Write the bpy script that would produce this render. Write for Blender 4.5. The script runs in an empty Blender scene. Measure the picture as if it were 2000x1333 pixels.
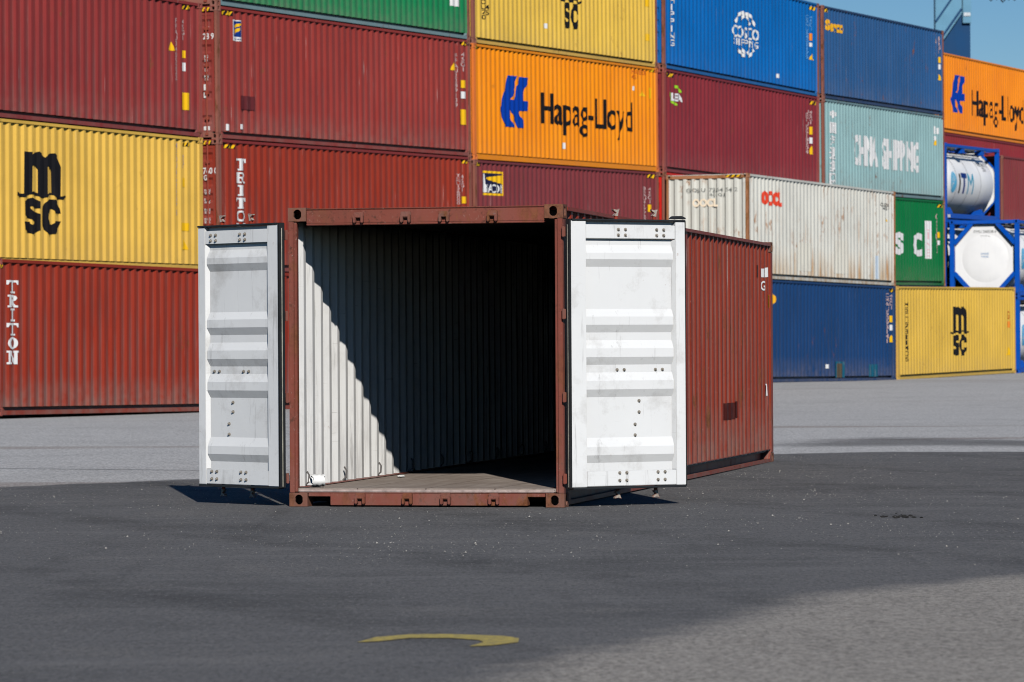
import bpy, bmesh, math, random
from mathutils import Matrix, Vector
random.seed(7)
SC = bpy.context.scene
COL = SC.collection
HC, ST, W = 2.896, 2.591, 2.438

# ------------------------------------------------------------------ helpers
def tag(o, label=None, cat=None, group=None, kind=None):
    if label: o['label'] = label
    if cat: o['category'] = cat
    if group: o['group'] = group
    if kind: o['kind'] = kind
    return o

class MB:
    """collects shapes, builds ONE mesh object"""
    def __init__(s): s.v = []; s.f = []; s.m = []
    def face(s, idx, mi=0): s.f.append(tuple(idx)); s.m.append(mi)
    def add(s, verts, faces, mi=0):
        n = len(s.v); s.v += [tuple(p) for p in verts]
        for f in faces: s.f.append(tuple(i + n for i in f)); s.m.append(mi)
    def box(s, x0, x1, y0, y1, z0, z1, mi=0):
        v = [(x0,y0,z0),(x1,y0,z0),(x1,y1,z0),(x0,y1,z0),(x0,y0,z1),(x1,y0,z1),(x1,y1,z1),(x0,y1,z1)]
        s.add(v, [(0,3,2,1),(4,5,6,7),(0,1,5,4),(1,2,6,5),(2,3,7,6),(3,0,4,7)], mi)
    def bar(s, a, b, w, h, mi=0, up=(0,0,1)):
        a, b = Vector(a), Vector(b); d = (b - a).normalized(); u = Vector(up)
        if abs(d.dot(u)) > .98: u = Vector((1,0,0))
        r = d.cross(u).normalized(); u = r.cross(d)
        q = []
        for c in (a, b):
            for i, j in ((-1,-1),(1,-1),(1,1),(-1,1)): q.append(c + r*(i*w/2) + u*(j*h/2))
        s.add(q, [(0,1,2,3),(4,7,6,5),(0,4,5,1),(1,5,6,2),(2,6,7,3),(3,7,4,0)], mi)
    def tube(s, pts, rad, n=8, mi=0, cap=True):
        pts = [Vector(p) for p in pts]; rings = []
        base = len(s.v)
        for i, p in enumerate(pts):
            d = (pts[min(i+1, len(pts)-1)] - pts[max(i-1, 0)]).normalized()
            u = Vector((0,0,1)) if abs(d.z) < .9 else Vector((1,0,0))
            r = d.cross(u).normalized(); u = r.cross(d)
            rr = rad[i] if isinstance(rad, (list, tuple)) else rad
            for k in range(n):
                t = 2*math.pi*k/n; s.v.append(tuple(p + r*math.cos(t)*rr + u*math.sin(t)*rr))
        for i in range(len(pts)-1):
            for k in range(n):
                a = base+i*n+k; b = base+i*n+(k+1) % n
                s.face((a, b, b+n, a+n), mi)
        if cap:
            s.face(tuple(base+k for k in reversed(range(n))), mi)
            s.face(tuple(base+(len(pts)-1)*n+k for k in range(n)), mi)
    def prism(s, poly, axis, c0, c1, mi=0):
        """poly of (p,q) in the plane normal to axis, extruded c0..c1"""
        def P(p, q, c): return (c,p,q) if axis == 'x' else ((p,c,q) if axis == 'y' else (p,q,c))
        n = len(poly)
        v = [P(p, q, c0) for p, q in poly] + [P(p, q, c1) for p, q in poly]
        f = [tuple(range(n)), tuple(reversed(range(n, 2*n)))]
        f += [(i, i+n, (i+1) % n+n, (i+1) % n) for i in range(n)]
        s.add(v, f, mi)
    def mesh(s, name, bevel=0, smooth=False, fix=True):
        me = bpy.data.meshes.new(name)
        me.from_pydata(s.v, [], s.f)
        me.polygons.foreach_set('material_index', s.m)
        if fix or bevel:
            bm = bmesh.new(); bm.from_mesh(me)
            if fix: bmesh.ops.recalc_face_normals(bm, faces=bm.faces)
            if bevel:
                ed = [e for e in bm.edges if len(e.link_faces) == 2 and e.calc_face_angle(0) > .6]
                bmesh.ops.bevel(bm, geom=ed, offset=bevel, segments=2, affect='EDGES', clamp_overlap=True)
            bm.to_mesh(me); bm.free()
        if smooth:
            for p in me.polygons: p.use_smooth = True
        me.update(); return me
    def build(s, name, mats, parent=None, **k):
        return link(name, s.mesh(name, **k), mats, parent)

def link(name, me, mats, parent=None):
    """object linked to mesh data; materials sit on the OBJECT so that copies can differ"""
    if not isinstance(mats, (list, tuple)): mats = [mats]
    while len(me.materials) < len(mats): me.materials.append(mats[len(me.materials)])
    o = bpy.data.objects.new(name, me); COL.objects.link(o)
    for i, m in enumerate(mats):
        o.material_slots[i].link = 'OBJECT'; o.material_slots[i].material = m
    if parent: o.parent = parent
    return o

def empty(name, M):
    o = bpy.data.objects.new(name, None); o.empty_display_size = .5
    COL.objects.link(o); o.matrix_world = M; return o

def frame(x, y, z, yaw, pit=0, sx=1):
    """local x runs along the container away from the camera, y to its left, z up"""
    a = Vector((math.sin(math.radians(yaw))*math.cos(math.radians(pit)), math.cos(math.radians(yaw))*math.cos(math.radians(pit)), math.sin(math.radians(pit))))
    r = Vector((-math.cos(math.radians(yaw)), math.sin(math.radians(yaw)), 0)); u = a.cross(r)
    M = Matrix(((a.x, r.x, u.x, x), (a.y, r.y, u.y, y), (a.z, r.z, u.z, z), (0,0,0,1)))
    return M @ Matrix.Diagonal((sx, 1, 1, 1))

# ------------------------------------------------------------------ materials
class NT:
    def __init__(s, name):
        s.mat = bpy.data.materials.new(name); s.mat.use_nodes = True
        s.t = s.mat.node_tree; s.b = s.t.nodes['Principled BSDF']
    def n(s, ty, **k):
        o = s.t.nodes.new(ty)
        for a, b in k.items(): setattr(o, a, b)
        return o
    def l(s, a, b): s.t.links.new(a, b)
    def val(s, o, i, v):
        if hasattr(v, 'is_output'): s.l(v, o.inputs[i])
        else: o.inputs[i].default_value = v
    def math(s, op, a, b=0, c=0, clamp=False):
        o = s.n('ShaderNodeMath', operation=op, use_clamp=clamp)
        s.val(o, 0, a); s.val(o, 1, b)
        if op in ('MULTIPLY_ADD', 'SMOOTHSTEP'): s.val(o, 2, c)
        return o.outputs[0]
    def mix(s, f, a, b, blend='MIX'):
        o = s.n('ShaderNodeMix', data_type='RGBA', blend_type=blend)
        s.val(o, 0, f)
        for i, v in ((6, a), (7, b)):
            if hasattr(v, 'is_output'): s.l(v, o.inputs[i])
            else: o.inputs[i].default_value = (*v[:3], 1)
        return o.outputs[2]
    def ramp(s, f, lo, hi, a=0, b=1):
        o = s.n('ShaderNodeMapRange', clamp=True)
        s.val(o, 0, f); s.val(o, 1, lo); s.val(o, 2, hi); s.val(o, 3, a); s.val(o, 4, b)
        return o.outputs[0]
    def noise(s, vec, scale, detail=3, rough=.55, sc=None):
        if sc:
            m = s.n('ShaderNodeMapping'); s.l(vec, m.inputs[0]); m.inputs['Scale'].default_value = sc; vec = m.outputs[0]
        o = s.n('ShaderNodeTexNoise'); s.l(vec, o.inputs['Vector'])
        o.inputs['Scale'].default_value = scale; o.inputs['Detail'].default_value = detail; o.inputs['Roughness'].default_value = rough
        return o.outputs[0]
    def coords(s, shift=True):
        tc = s.n('ShaderNodeTexCoord'); v = tc.outputs['Object']
        if shift:
            oi = s.n('ShaderNodeObjectInfo'); k = s.math('MULTIPLY', oi.outputs['Random'], 53.0)
            a = s.n('ShaderNodeVectorMath', operation='ADD'); s.l(v, a.inputs[0])
            c = s.n('ShaderNodeCombineXYZ'); s.l(k, c.inputs[0]); s.l(k, c.inputs[1]); s.l(k, c.inputs[2]); s.l(c.outputs[0], a.inputs[1])
            return v, a.outputs[0]
        return v, v
    def bump(s, h, strength, dist=.02):
        o = s.n('ShaderNodeBump'); o.inputs['Strength'].default_value = strength; o.inputs['Distance'].default_value = dist
        s.l(h, o.inputs['Height']); s.l(o.outputs[0], s.b.inputs['Normal'])

def lin(r, g, b):
    f = lambda c: c/12.92 if c <= .04045 else ((c+.055)/1.055)**2.4
    return (f(r/255), f(g/255), f(b/255))

RUST = (.12, .045, .02)
def paint(name, col, rust=.15, fade=.3, dust=.35, rough=.5, grime=.15, scratch=.15, rustcol=RUST, groove=0, edge=None, worn=0, chips=0):
    t = NT(name); raw, v = t.coords()
    sep = t.n('ShaderNodeSeparateXYZ'); t.l(raw, sep.inputs[0])
    big = t.noise(v, .55, 4)
    c = t.mix(t.ramp(big, .3, .7), tuple(x*.88 for x in col), tuple(min(1, x*1.1) for x in col))
    lum = .3*col[0]+.55*col[1]+.15*col[2]
    pale = tuple(x*.8+lum*.2+.02 for x in col)
    st = t.noise(v, 1.0, 5, .6, (5.5, 5.5, .28))
    c = t.mix(t.math('MULTIPLY', t.ramp(st, .5, .74), fade), c, pale)
    dk = t.noise(v, 1.0, 4, .6, (9, 9, .5))
    c = t.mix(t.math('MULTIPLY', t.ramp(dk, .55, .8), grime), c, tuple(x*.35 for x in col))
    if groove:      # dust lying in the recessed flutes
        g = t.ramp(sep.outputs[1], .034, .053)
        lowz = t.ramp(sep.outputs[2], 2.4, .2, .35, 1)
        gn = t.ramp(t.noise(v, 1.0, 4, .6, (6, 6, .9)), .3, .6)
        c = t.mix(t.math('MULTIPLY', t.math('MULTIPLY', t.math('MULTIPLY', g, gn), lowz), groove), c, (.19, .16, .15))
    if worn:        # paint chalked off the slopes of the flutes
        y = sep.outputs[1]; k = t.math('MULTIPLY', t.ramp(y, .022, .030), t.ramp(y, .048, .040))
        c = t.mix(t.math('MULTIPLY', t.math('MULTIPLY', k, t.ramp(t.noise(v, 1.0, 5, .65, (9, 9, .8)), .25, .6)), worn), c, (.26,.15,.12))
    if chips:       # chipped, knocked and rust-speckled steel
        a = t.math('MULTIPLY', t.ramp(t.noise(v, 22, 6, .75), .54, .62), t.ramp(t.noise(v, 3.2, 4, .6), .42, .6))
        c = t.mix(t.math('MULTIPLY', a, chips), c, (.075, .028, .018))
        a = t.math('MULTIPLY', t.ramp(t.noise(v, 31, 5, .75), .60, .66), t.ramp(t.noise(v, 2.1, 4, .6), .46, .6))
        c = t.mix(t.math('MULTIPLY', a, chips*.8), c, (.46, .33, .28))
        a = t.ramp(t.noise(v, 1.6, 5, .7), .48, .66); c = t.mix(t.math('MULTIPLY', a, chips*.45), c, (.16, .065, .045))
    # road dust thrown up from below
    low = t.math('MULTIPLY', t.ramp(sep.outputs[2], .75, .1), t.ramp(t.noise(v, 3.2, 5, .65), .3, .62))
    c = t.mix(t.math('MULTIPLY', low, dust), c, (.25, .2, .17))
    # thin vertical scratches
    sc = t.noise(v, 1.0, 3, .7, (17, 17, .55))
    sm = t.noise(v, .9, 2)
    scm = t.math('MULTIPLY', t.ramp(sc, .66, .73), t.ramp(sm, .42, .58))
    c = t.mix(t.math('MULTIPLY', scm, scratch), c, (.55, .5, .47))
    # rust blooms and runs
    rn = t.noise(v, 4.5, 6, .7, (1.2, 1.2, .55)); rm = t.noise(v, .8, 2)
    rr = t.math('MULTIPLY', t.ramp(rn, .60-.16*rust, .70-.16*rust), t.ramp(rm, .58-.35*rust, .75-.35*rust))
    rc = t.mix(t.ramp(t.noise(v, 19, 4, .7), .35, .65), rustcol, tuple(x*1.9 for x in rustcol))
    c = t.mix(rr, c, rc)
    if edge:   # rust bleeding up from the bottom of the panel
        bl = t.math('MULTIPLY', t.ramp(sep.outputs[2], 1.0, .3), t.ramp(t.noise(v, 1.0, 5, .65, (4.5, 4.5, .35)), .42, .62))
        c = t.mix(t.math('MULTIPLY', bl, edge*.8), c, (.50,.34,.19))
        run = t.math('MULTIPLY', t.ramp(t.noise(v, 1.0, 4, .6, (11, 11, .38)), .60, .67), t.ramp(sep.outputs[2], 2.0, .9, .12, 1))
        c = t.mix(t.math('MULTIPLY', run, .85*edge), c, (.44, .21, .07))
    t.l(c, t.b.inputs['Base Color'])
    t.l(t.math('ADD', t.ramp(big, .3, .7, rough-.08, rough+.08), t.math('MULTIPLY', rr, .3)), t.b.inputs['Roughness'])
    h = t.math('ADD', t.math('MULTIPLY', t.noise(v, 1.3, 3), .8), t.math('MULTIPLY', t.noise(v, 14, 3), .08))
    t.bump(h, .35, .03)
    t.b.inputs['Specular IOR Level'].default_value = .18
    return t.mat

def plain(name, col, rough=.6, var=.18, spec=.4, scale=6, metal=0):
    t = NT(name); raw, v = t.coords()
    c = t.mix(t.ramp(t.noise(v, scale, 5, .65), .3, .7), tuple(x*(1-var) for x in col), tuple(min(1, x*(1+var)) for x in col))
    t.l(c, t.b.inputs['Base Color']); t.b.inputs['Roughness'].default_value = rough
    t.b.inputs['Specular IOR Level'].default_value = spec; t.b.inputs['Metallic'].default_value = metal
    return t.mat

def decal_mat(name, col, wear=.15):
    t = NT(name); raw, v = t.coords()
    c = t.mix(t.math('MULTIPLY', t.ramp(t.noise(v, 1.0, 5, .65, (12, 12, 1.5)), .52, .75), wear), col, (.33, .28, .26))
    t.l(c, t.b.inputs['Base Color']); t.b.inputs['Roughness'].default_value = .6; t.b.inputs['Specular IOR Level'].default_value = .15
    return t.mat
MARKS = {'A3': [('code',11.1,11.21,1.18,2.5),('code',11.38,11.49,2.05,2.49),('tri',10.82,11.04,1.79,1.98),('y',11.38,11.51,1.67,1.83),('w',11.38,11.51,1.39,1.57),('y',11.33,11.63,0.56,0.93),('hz',11.39,11.74,2.71,2.8)],
'A2': [('code',11.07,11.18,1.19,2.74),('code',11.36,11.46,2.21,2.5),('y',11.33,11.48,1.81,2.0),('y',11.28,11.6,0.87,1.04),('tri',11.3,11.56,0.47,0.7),('hz',11.34,11.64,2.68,2.76)],
'A1': [('hz',-0.04,0.22,2.71,2.78)],
'B4': [('w',11.63,12.06,0.79,0.99)],
'B3': [('plate',0.73,1.17,2.17,2.63),('code',11.84,11.98,1.2,2.52),('code',12.19,12.34,2.1,2.57),('tri',11.59,11.85,2.1,2.3),('y',12.18,12.36,1.69,1.88),('w',12.17,12.35,1.43,1.6),('y',12.1,12.45,0.78,1.16),('hz',0.25,0.72,2.71,2.8),('hz',12.21,12.53,2.75,2.84),('w',0.39,0.48,0.19,0.33),('w',1.0,1.1,0.24,0.35),('dk',1.02,1.64,0.68,0.98)],
'B2': [('code',11.88,12.03,1.7,2.45),('code',12.15,12.26,2.02,2.44),('y',12.17,12.34,1.73,1.9),('hz',0.31,0.77,2.7,2.78),('hz',12.19,12.54,2.72,2.79)],
'C4': [('w',4.38,4.51,0.64,0.77),('y',11.17,11.46,1.67,2.0),('y',11.14,11.47,0.72,0.91),('kcode',0.57,0.78,0.63,1.38),('kcode',0.84,0.96,0.75,1.01)],
'C3': [('ocode',10.14,11.08,2.65,2.78),('ocode',10.13,10.49,2.51,2.62),('w',10.16,10.3,2.19,2.31),('tri',10.66,11.03,2.07,2.27),('y',11.28,11.5,2.02,2.32),('w',5.37,5.57,0.44,0.6),('hz',0.1,0.36,2.77,2.86),('hz',11.3,11.81,2.77,2.87)],
'C2': [('beacon',0.51,1.73,2.02,2.63),('code',10.87,11.01,1.41,2.47),('code',11.2,11.35,2.01,2.46),('y',11.19,11.41,1.78,1.98),('hz',0.08,0.38,2.74,2.83),('hz',11.14,11.62,2.72,2.82)],
'D4': [('w',8.79,9.01,0.35,0.47),('lcode',11.29,11.46,1.12,2.46),('lcode',11.6,11.82,2.01,2.47),('or',11.6,11.86,1.7,1.92),('w',11.59,11.82,1.51,1.63),('tri',11.55,11.95,1.11,1.3),('hz',11.6,12.05,2.65,2.76),('wcode',0.47,0.8,0.67,2.25)],
'D3': [('crest',0.45,1.35,1.91,2.48),('code',11.26,11.44,1.1,2.44),('code',11.57,11.75,2.02,2.43),('y',11.57,11.84,1.7,1.94),('w',11.57,11.79,1.42,1.61),('tri',11.48,11.92,1.09,1.36),('hz',0.2,0.71,2.68,2.78),('hz',11.62,12.12,2.63,2.74)],
'E4': [('y',11.41,11.74,1.78,1.98),('w',11.4,11.68,1.56,1.73),('tri',11.34,11.78,1.19,1.4),('hz',0.18,0.55,2.7,2.81),('code',11.09,11.31,1.95,2.71),('code',11.43,11.65,2.09,2.67)],
'E3': [('or',10.92,11.53,2.81,2.93),('w',10.91,11.07,2.24,2.5),('w',11.24,11.46,2.25,2.46),('w',10.9,11.12,2.02,2.17),('tri',10.9,11.28,1.86,2.05)],
'E2': [('wplate',9.94,10.54,0.91,2.18),('y',11.26,11.53,1.63,1.82),('w',11.25,11.52,1.39,1.54),('code',11.04,11.2,1.11,2.44),('hz',11.28,11.78,2.66,2.76)],
'W': [('patch',3.93,5.05,0.29,1.1),('patch',6.88,8.2,0.28,1.26),('tape',10.49,10.77,0.19,0.89),('kcode',11.02,11.67,2.4,2.51),('tri',11.38,11.62,1.96,2.11),('gcode',11.25,11.67,2.3,2.39)],
'N': [('disc',1.39,2.18,2.18,2.51),('code',11.49,11.68,1.16,2.67),('code',11.82,12.01,2.18,2.65),('y',11.73,12.05,1.79,1.99),('w',11.72,12.0,1.54,1.71),('tri',11.67,12.14,1.18,1.4),('teal',6.94,7.72,0.12,0.59),('teal2',9.91,10.73,0.14,0.51),('w',6.08,6.38,0.39,0.51),('hz',11.73,12.16,2.71,2.82)],
'Y': [('kcode',0.76,1.1,0.57,2.41),('or',11.23,11.63,1.54,1.75),('tri',11.14,11.66,0.62,0.91),('ocode',11.23,11.52,1.82,2.09)],
'O': [('one',11.26,11.46,2.17,2.27),('wp',11.49,11.78,2.17,2.29),('dk',10.98,11.18,2.16,2.3),('y',11.72,11.92,1.82,1.97),('wp2',11.6,11.8,0.78,0.93),('dk',8.62,9.32,0.57,0.75),('dk',9.36,9.57,0.58,0.76),('G1',11.21,11.57,2.02,2.13)],
'F4': []}
TX = {'TRI_A1': [[0.37,0.73,2.26,2.5],[0.37,0.73,2.0,2.23],[0.37,0.73,1.74,1.98],[0.37,0.73,1.48,1.71],[0.37,0.73,1.22,1.46],[0.37,0.73,0.95,1.2]],
'TRI_B2': [[0.8,1.26,2.23,2.49],[0.8,1.25,1.95,2.19],[0.79,1.25,1.67,1.91],[0.78,1.24,1.39,1.63],[0.78,1.23,1.11,1.35],[0.77,1.23,0.83,1.07]],
'HL_C3': [4.1,10.14,1.07,1.91],
'HL_F4': [4.12,10.61,0.8,1.78],
'COSCO': [5.17,7.25,1.32,1.68],
'SHIP': [5.24,7.2,1.09,1.3],
'SEACO': [0.35,2.0,2.16,2.49],
'CHINA': [2.87,5.13,0.98,1.89],
'SHIPPING': [5.58,9.37,0.94,1.88],
'S': [6.73,7.66,1.07,1.74],
'C': [8.61,9.62,1.04,1.74],
'OOCLs': [1.14,2.65,2.1,2.46],
'LEA': [0.6,1.35,2.04,2.25]}
CJK = [[0.66,1.22,2.32,2.56],[0.65,1.21,1.84,2.19],[0.64,1.2,1.46,1.78],[0.62,1.19,1.02,1.41],[0.62,1.18,0.64,1.01],[0.6,1.17,0.22,0.6]]
MSC = [[(5.13,1.44),(5.14,2.28),(5.44,2.28),(5.44,2.23),(5.49,2.26),(5.7,2.3),(5.83,2.24),(5.94,2.19),(6.02,2.26),(6.1,2.28),(6.28,2.29),(6.38,2.22),(6.47,2.12),(6.51,2.02),(6.5,1.43),(6.57,1.44),(6.68,1.47),(6.73,1.43),(6.55,1.37),(6.42,1.37),(6.33,1.39),(6.29,1.42),(6.23,1.45),(6.12,1.46),(6.03,1.44),(5.99,1.4),(5.88,1.38),(5.75,1.38),(5.67,1.41),(5.44,1.44),(5.36,1.43),(5.14,1.37),(5.0,1.38),(4.88,1.4),(4.88,1.47),(4.99,1.44)],[(5.43,2.01),(5.5,2.02),(5.6,2.0),(5.66,1.94),(5.66,1.47),(5.49,1.5),(5.42,1.49)],[(5.99,2.02),(6.07,2.01),(6.15,1.96),(6.17,1.91),(6.18,1.49),(6.09,1.5),(5.99,1.46)],[(5.15,1.29),(5.22,1.33),(5.42,1.37),(5.63,1.34),(5.72,1.3),(5.72,1.17),(5.48,1.16),(5.47,1.19),(5.43,1.21),(5.38,1.19),(5.39,1.15),(5.44,1.11),(5.63,1.08),(5.72,1.05),(5.72,0.74),(5.64,0.7),(5.44,0.65),(5.25,0.69),(5.16,0.74),(5.14,0.89),(5.37,0.89),(5.38,0.85),(5.43,0.83),(5.48,0.86),(5.48,0.9),(5.41,0.94),(5.23,0.99),(5.16,1.02)],[(6.03,1.36),(6.29,1.36),(6.39,1.28),(6.48,1.19),(6.5,1.09),(6.27,1.09),(6.25,1.14),(6.17,1.18),(6.08,1.15),(6.02,1.09),(6.01,0.97),(6.06,0.88),(6.17,0.85),(6.25,0.89),(6.27,0.93),(6.5,0.93),(6.47,0.86),(6.33,0.73),(6.26,0.67),(6.02,0.66),(5.9,0.75),(5.82,0.86),(5.78,0.99),(5.81,1.17),(5.9,1.26)]]
HLP = [(2.02,2.19),(2.58,2.2),(2.51,2.05),(2.51,1.92),(2.38,1.75),(2.22,1.59),(2.45,1.58),(2.52,1.7),(2.55,1.94),(2.72,2.08),(2.77,2.19),(3.33,2.19),(3.28,2.09),(3.09,1.93),(3.01,1.78),(3.0,1.59),(3.31,1.58),(3.31,1.46),(3.23,1.34),(2.76,1.32),(2.73,1.26),(2.81,1.17),(2.97,1.05),(3.03,1.0),(3.02,0.89),(2.57,0.89),(2.5,1.04),(2.34,1.19),(2.26,1.26),(2.22,1.34),(2.14,1.33),(2.16,1.18),(2.27,1.03),(2.43,0.89),(1.92,0.89),(1.76,0.99),(1.69,1.14),(1.65,1.27),(1.57,1.33),(1.68,1.41),(1.71,1.59),(1.76,1.75),(1.92,1.87),(1.97,2.03)]
ARC = [[(5.44,1.75),(5.52,1.84),(5.62,1.95),(5.83,2.04),(6.06,2.07)],[(6.2,2.05),(6.53,2.05),(6.74,1.96),(6.94,1.76)],[(5.86,1.81),(5.98,1.93),(6.09,1.99)],[(6.3,1.99),(6.43,1.88),(6.58,1.75)],[(5.6,1.01),(5.7,0.92),(5.95,0.82),(6.12,0.81)],[(6.87,1.04),(6.69,0.92),(6.49,0.82)],[(5.88,1.04),(6.02,0.94),(6.15,0.88)],[(6.53,1.05),(6.43,0.96),(6.32,0.88)]]
FP = [[(0.82,2.43),(0.83,2.47),(0.88,2.52),(0.95,2.55),(1.13,2.57),(1.08,2.52),(1.03,2.5),(0.95,2.48),(0.86,2.44)],[(0.8,2.29),(0.81,2.36),(0.85,2.41),(0.93,2.44),(1.05,2.47),(1.05,2.42),(0.99,2.38),(0.9,2.35),(0.85,2.26),(0.81,2.26)]]
BX = {'msc4': [5.41,6.74,0.72,2.31],
'mscY': [5.28,7.08,0.66,2.27],
'hlF': [1.67,3.4,0.79,2.17]}
# ------------------------------------------------------------------ corrugated panels and decals
PITCH_, P0 = .278, .145
def prof(x, L=12.192, d=.040, base=.014):
    if x < P0 or x > L - P0: return .003
    u = (x - P0) % PITCH_
    if u < .072: k = 0
    elif u < .140: k = (u-.072)/.068
    elif u < .210: k = 1
    else: k = (.278-u)/.068
    return base + d*k
def breaks(L):
    x, out = P0, []
    while x < L - P0:
        for a in (0, .072, .140, .210):
            if x + a < L - P0: out.append(x + a)
        x += PITCH_
    return out + [L - P0]

def curve_mesh(c):
    o = bpy.data.objects.new('tmp', c); COL.objects.link(o)
    dg = bpy.context.evaluated_depsgraph_get(); dg.update()
    me = bpy.data.meshes.new_from_object(o.evaluated_get(dg))
    bpy.data.objects.remove(o); bpy.data.curves.remove(c)
    return me
def flat_poly(polys):
    c = bpy.data.curves.new('tmp', 'CURVE'); c.dimensions = '2D'; c.fill_mode = 'BOTH'
    for p in polys:
        s = c.splines.new('POLY'); s.points.add(len(p)-1); s.use_cyclic_u = True
        for q, (x, y) in zip(s.points, p): q.co = (x, y, 0, 1)
    return curve_mesh(c)
def flat_text(txt, box, bold=.0, cap=True, slant=0):
    """text filled into box (s0,s1,h0,h1); h0 is the base line, h1 the cap height; cap=False fits the whole outline"""
    c = bpy.data.curves.new('tmp', 'FONT'); c.body = txt; c.size = 1; c.offset = bold; c.shear = slant
    c.align_x = 'CENTER'; c.resolution_u = 4
    if '\n' in txt: c.space_line = .82
    me = curve_mesh(c)
    xs = [v.co.x for v in me.vertices]; ys = [v.co.y for v in me.vertices]
    x0, x1 = min(xs), max(xs); y0, y1 = (0, .73) if cap else (min(ys), max(ys))
    for v in me.vertices:
        v.co.x = box[0] + (v.co.x-x0)/(x1-x0)*(box[1]-box[0])
        v.co.y = box[2] + (v.co.y-y0)/(y1-y0)*(box[3]-box[2])
    return me
def rect(b): return [(b[0],b[2]),(b[1],b[2]),(b[1],b[3]),(b[0],b[3])]
def strokes(lines, w):
    """each polyline becomes one outline of width w"""
    out = []
    for l in lines:
        a, b = [], []
        for i, p in enumerate(l):
            q0 = l[max(i-1,0)]; q1 = l[min(i+1,len(l)-1)]
            dx, dy = q1[0]-q0[0], q1[1]-q0[1]; n = math.hypot(dx, dy) or 1
            a.append((p[0]-dy/n*w/2, p[1]+dx/n*w/2)); b.append((p[0]+dy/n*w/2, p[1]-dx/n*w/2))
        out.append(a + b[::-1])
    return out

def wrap(me, off, L, fn=None, cuts=None):
    """press a flat (s,h) mesh onto the flutes of the side panel"""
    bm = bmesh.new(); bm.from_mesh(me); fn = fn or (lambda x: prof(x, L))
    xs = [v.co.x for v in bm.verts]
    if xs:
        lo, hi = min(xs), max(xs)
        for b in (breaks(L) if cuts is None else cuts):
            if lo < b < hi:
                bmesh.ops.bisect_plane(bm, geom=bm.verts[:]+bm.edges[:]+bm.faces[:], plane_co=(b,0,0), plane_no=(1,0,0), dist=1e-5)
    for v in bm.verts:
        x, h = v.co.x, v.co.y
        v.co = (x, fn(x) - off, h)
    bm.normal_update()
    for f in bm.faces:
        if f.normal.y > 0: f.normal_flip()
    bm.to_mesh(me); bm.free(); return me
class Decals:
    """paint marks on one container side; several flat pieces of one colour make one mesh part"""
    def __init__(s, root, L=12.192, fn=None, cuts=None): s.root, s.L, s.k, s.fn, s.cuts = root, L, 0, fn, cuts
    def put(s, name, me, mat, label=None):
        s.k += 1
        wrap(me, .003 + .0012*s.k, s.L, s.fn, s.cuts); me.name = name
        o = link(name, me, mat, s.root)
        if label: o['label'] = label
        return o

def side_mesh(L, z0, z1):
    m = MB(); br = breaks(L); cyc = (.014, .014, .054, .054)
    ys = [cyc[i % 4] for i in range(len(br)-1)] + [.014]
    xs = [P0-.012] + br + [L-P0+.012]; ys = [.014] + ys + [.014]
    n = len(xs)
    for x, y in zip(xs, ys): m.v += [(x, y, z0), (x, y, z1)]
    for i in range(n-1): m.face((2*i, 2*i+2, 2*i+3, 2*i+1))
    # underside flange closing the flutes
    k = len(m.v)
    for x in xs: m.v.append((x, .14, z0))
    for i in range(n-1): m.face((2*i, k+i, k+i+1, 2*i+2))
    return m

def hole_plate(m, P, w, h, cu, cv, ru, rv, depth, mi=0):
    """plate w x h with an oval hole; P(u,v,d) maps to space, d goes inwards"""
    N = 16; ov = [(cu+ru*math.cos(2*math.pi*(k+.0)/N), cv+rv*math.sin(2*math.pi*k/N)) for k in range(N)]
    # squarer oval
    ov = [(cu+(u-cu)*(1.12 if abs(v-cv) > .3*rv else 1), v) for u, v in ov]
    cor = [(w,0),(w,h),(0,h),(0,0)]
    b = len(m.v)
    for u, v in cor: m.v.append(P(u, v, 0))
    for u, v in ov: m.v.append(P(u, v, 0))
    for u, v in ov: m.v.append(P(u, v, depth))
    O = lambda k: b+4+k % N
    # corner 1 (w,h) faces the quadrant 0..N/4, corner 2 next, corner 3 next, corner 0 last
    for q, c in enumerate((1, 2, 3, 0)):
        for k in range(q*N//4, (q+1)*N//4): m.face((b+c, O(k+1), O(k)), mi)
        m.face((b+c, b+(1,2,3,0)[(q+1) % 4], O((q+1)*N//4)), mi)
    for k in range(N): m.face((O(k), O(k+1), O(k+1)+N, O(k)+N), mi)
def casting_mesh():
    m = MB(); X, Y, Z = .178, .162, .118
    hole_plate(m, lambda u, v, d: (d, u, v), Y, Z, .085, .059, .034, .044, .026)
    hole_plate(m, lambda u, v, d: (u, d, v), X, Z, .089, .059, .034, .044, .026)
    hole_plate(m, lambda u, v, d: (u, v, Z-d), X, Y, .089, .089, .032, .055, .02)
    m.add([(X,0,0),(X,Y,0),(X,Y,Z),(X,0,Z)], [(0,1,2,3)])
    m.add([(0,Y,0),(X,Y,0),(X,Y,Z),(0,Y,Z)], [(0,1,2,3)])
    m.add([(0,0,0),(X,0,0),(X,Y,0),(0,Y,0)], [(0,1,2,3)])
    bm = bmesh.new(); me = m.mesh('corner_casting', fix=False); bm.from_mesh(me)
    bmesh.ops.remove_doubles(bm, verts=bm.verts, dist=1e-5); bmesh.ops.recalc_face_normals(bm, faces=bm.faces)
    bm.to_mesh(me); bm.free(); return me
CAST = casting_mesh()
def castings(root, mat, L, H, mats=None):
    for xs in (0, 1):
        for ys in (0, 1):
            for zs in (0, 1):
                o = link('corner_casting', CAST, mat if mats is None else mats[zs], root)
                o.location = (L*xs, W*ys, H*zs); o.scale = (1-2*xs, 1-2*ys, 1-2*zs)

_cache = {}
def cached(key, fn):
    if key not in _cache: _cache[key] = fn()
    return _cache[key]
def at(o, loc=(0,0,0), scale=(1,1,1)): o.location = loc; o.scale = scale; return o

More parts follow.
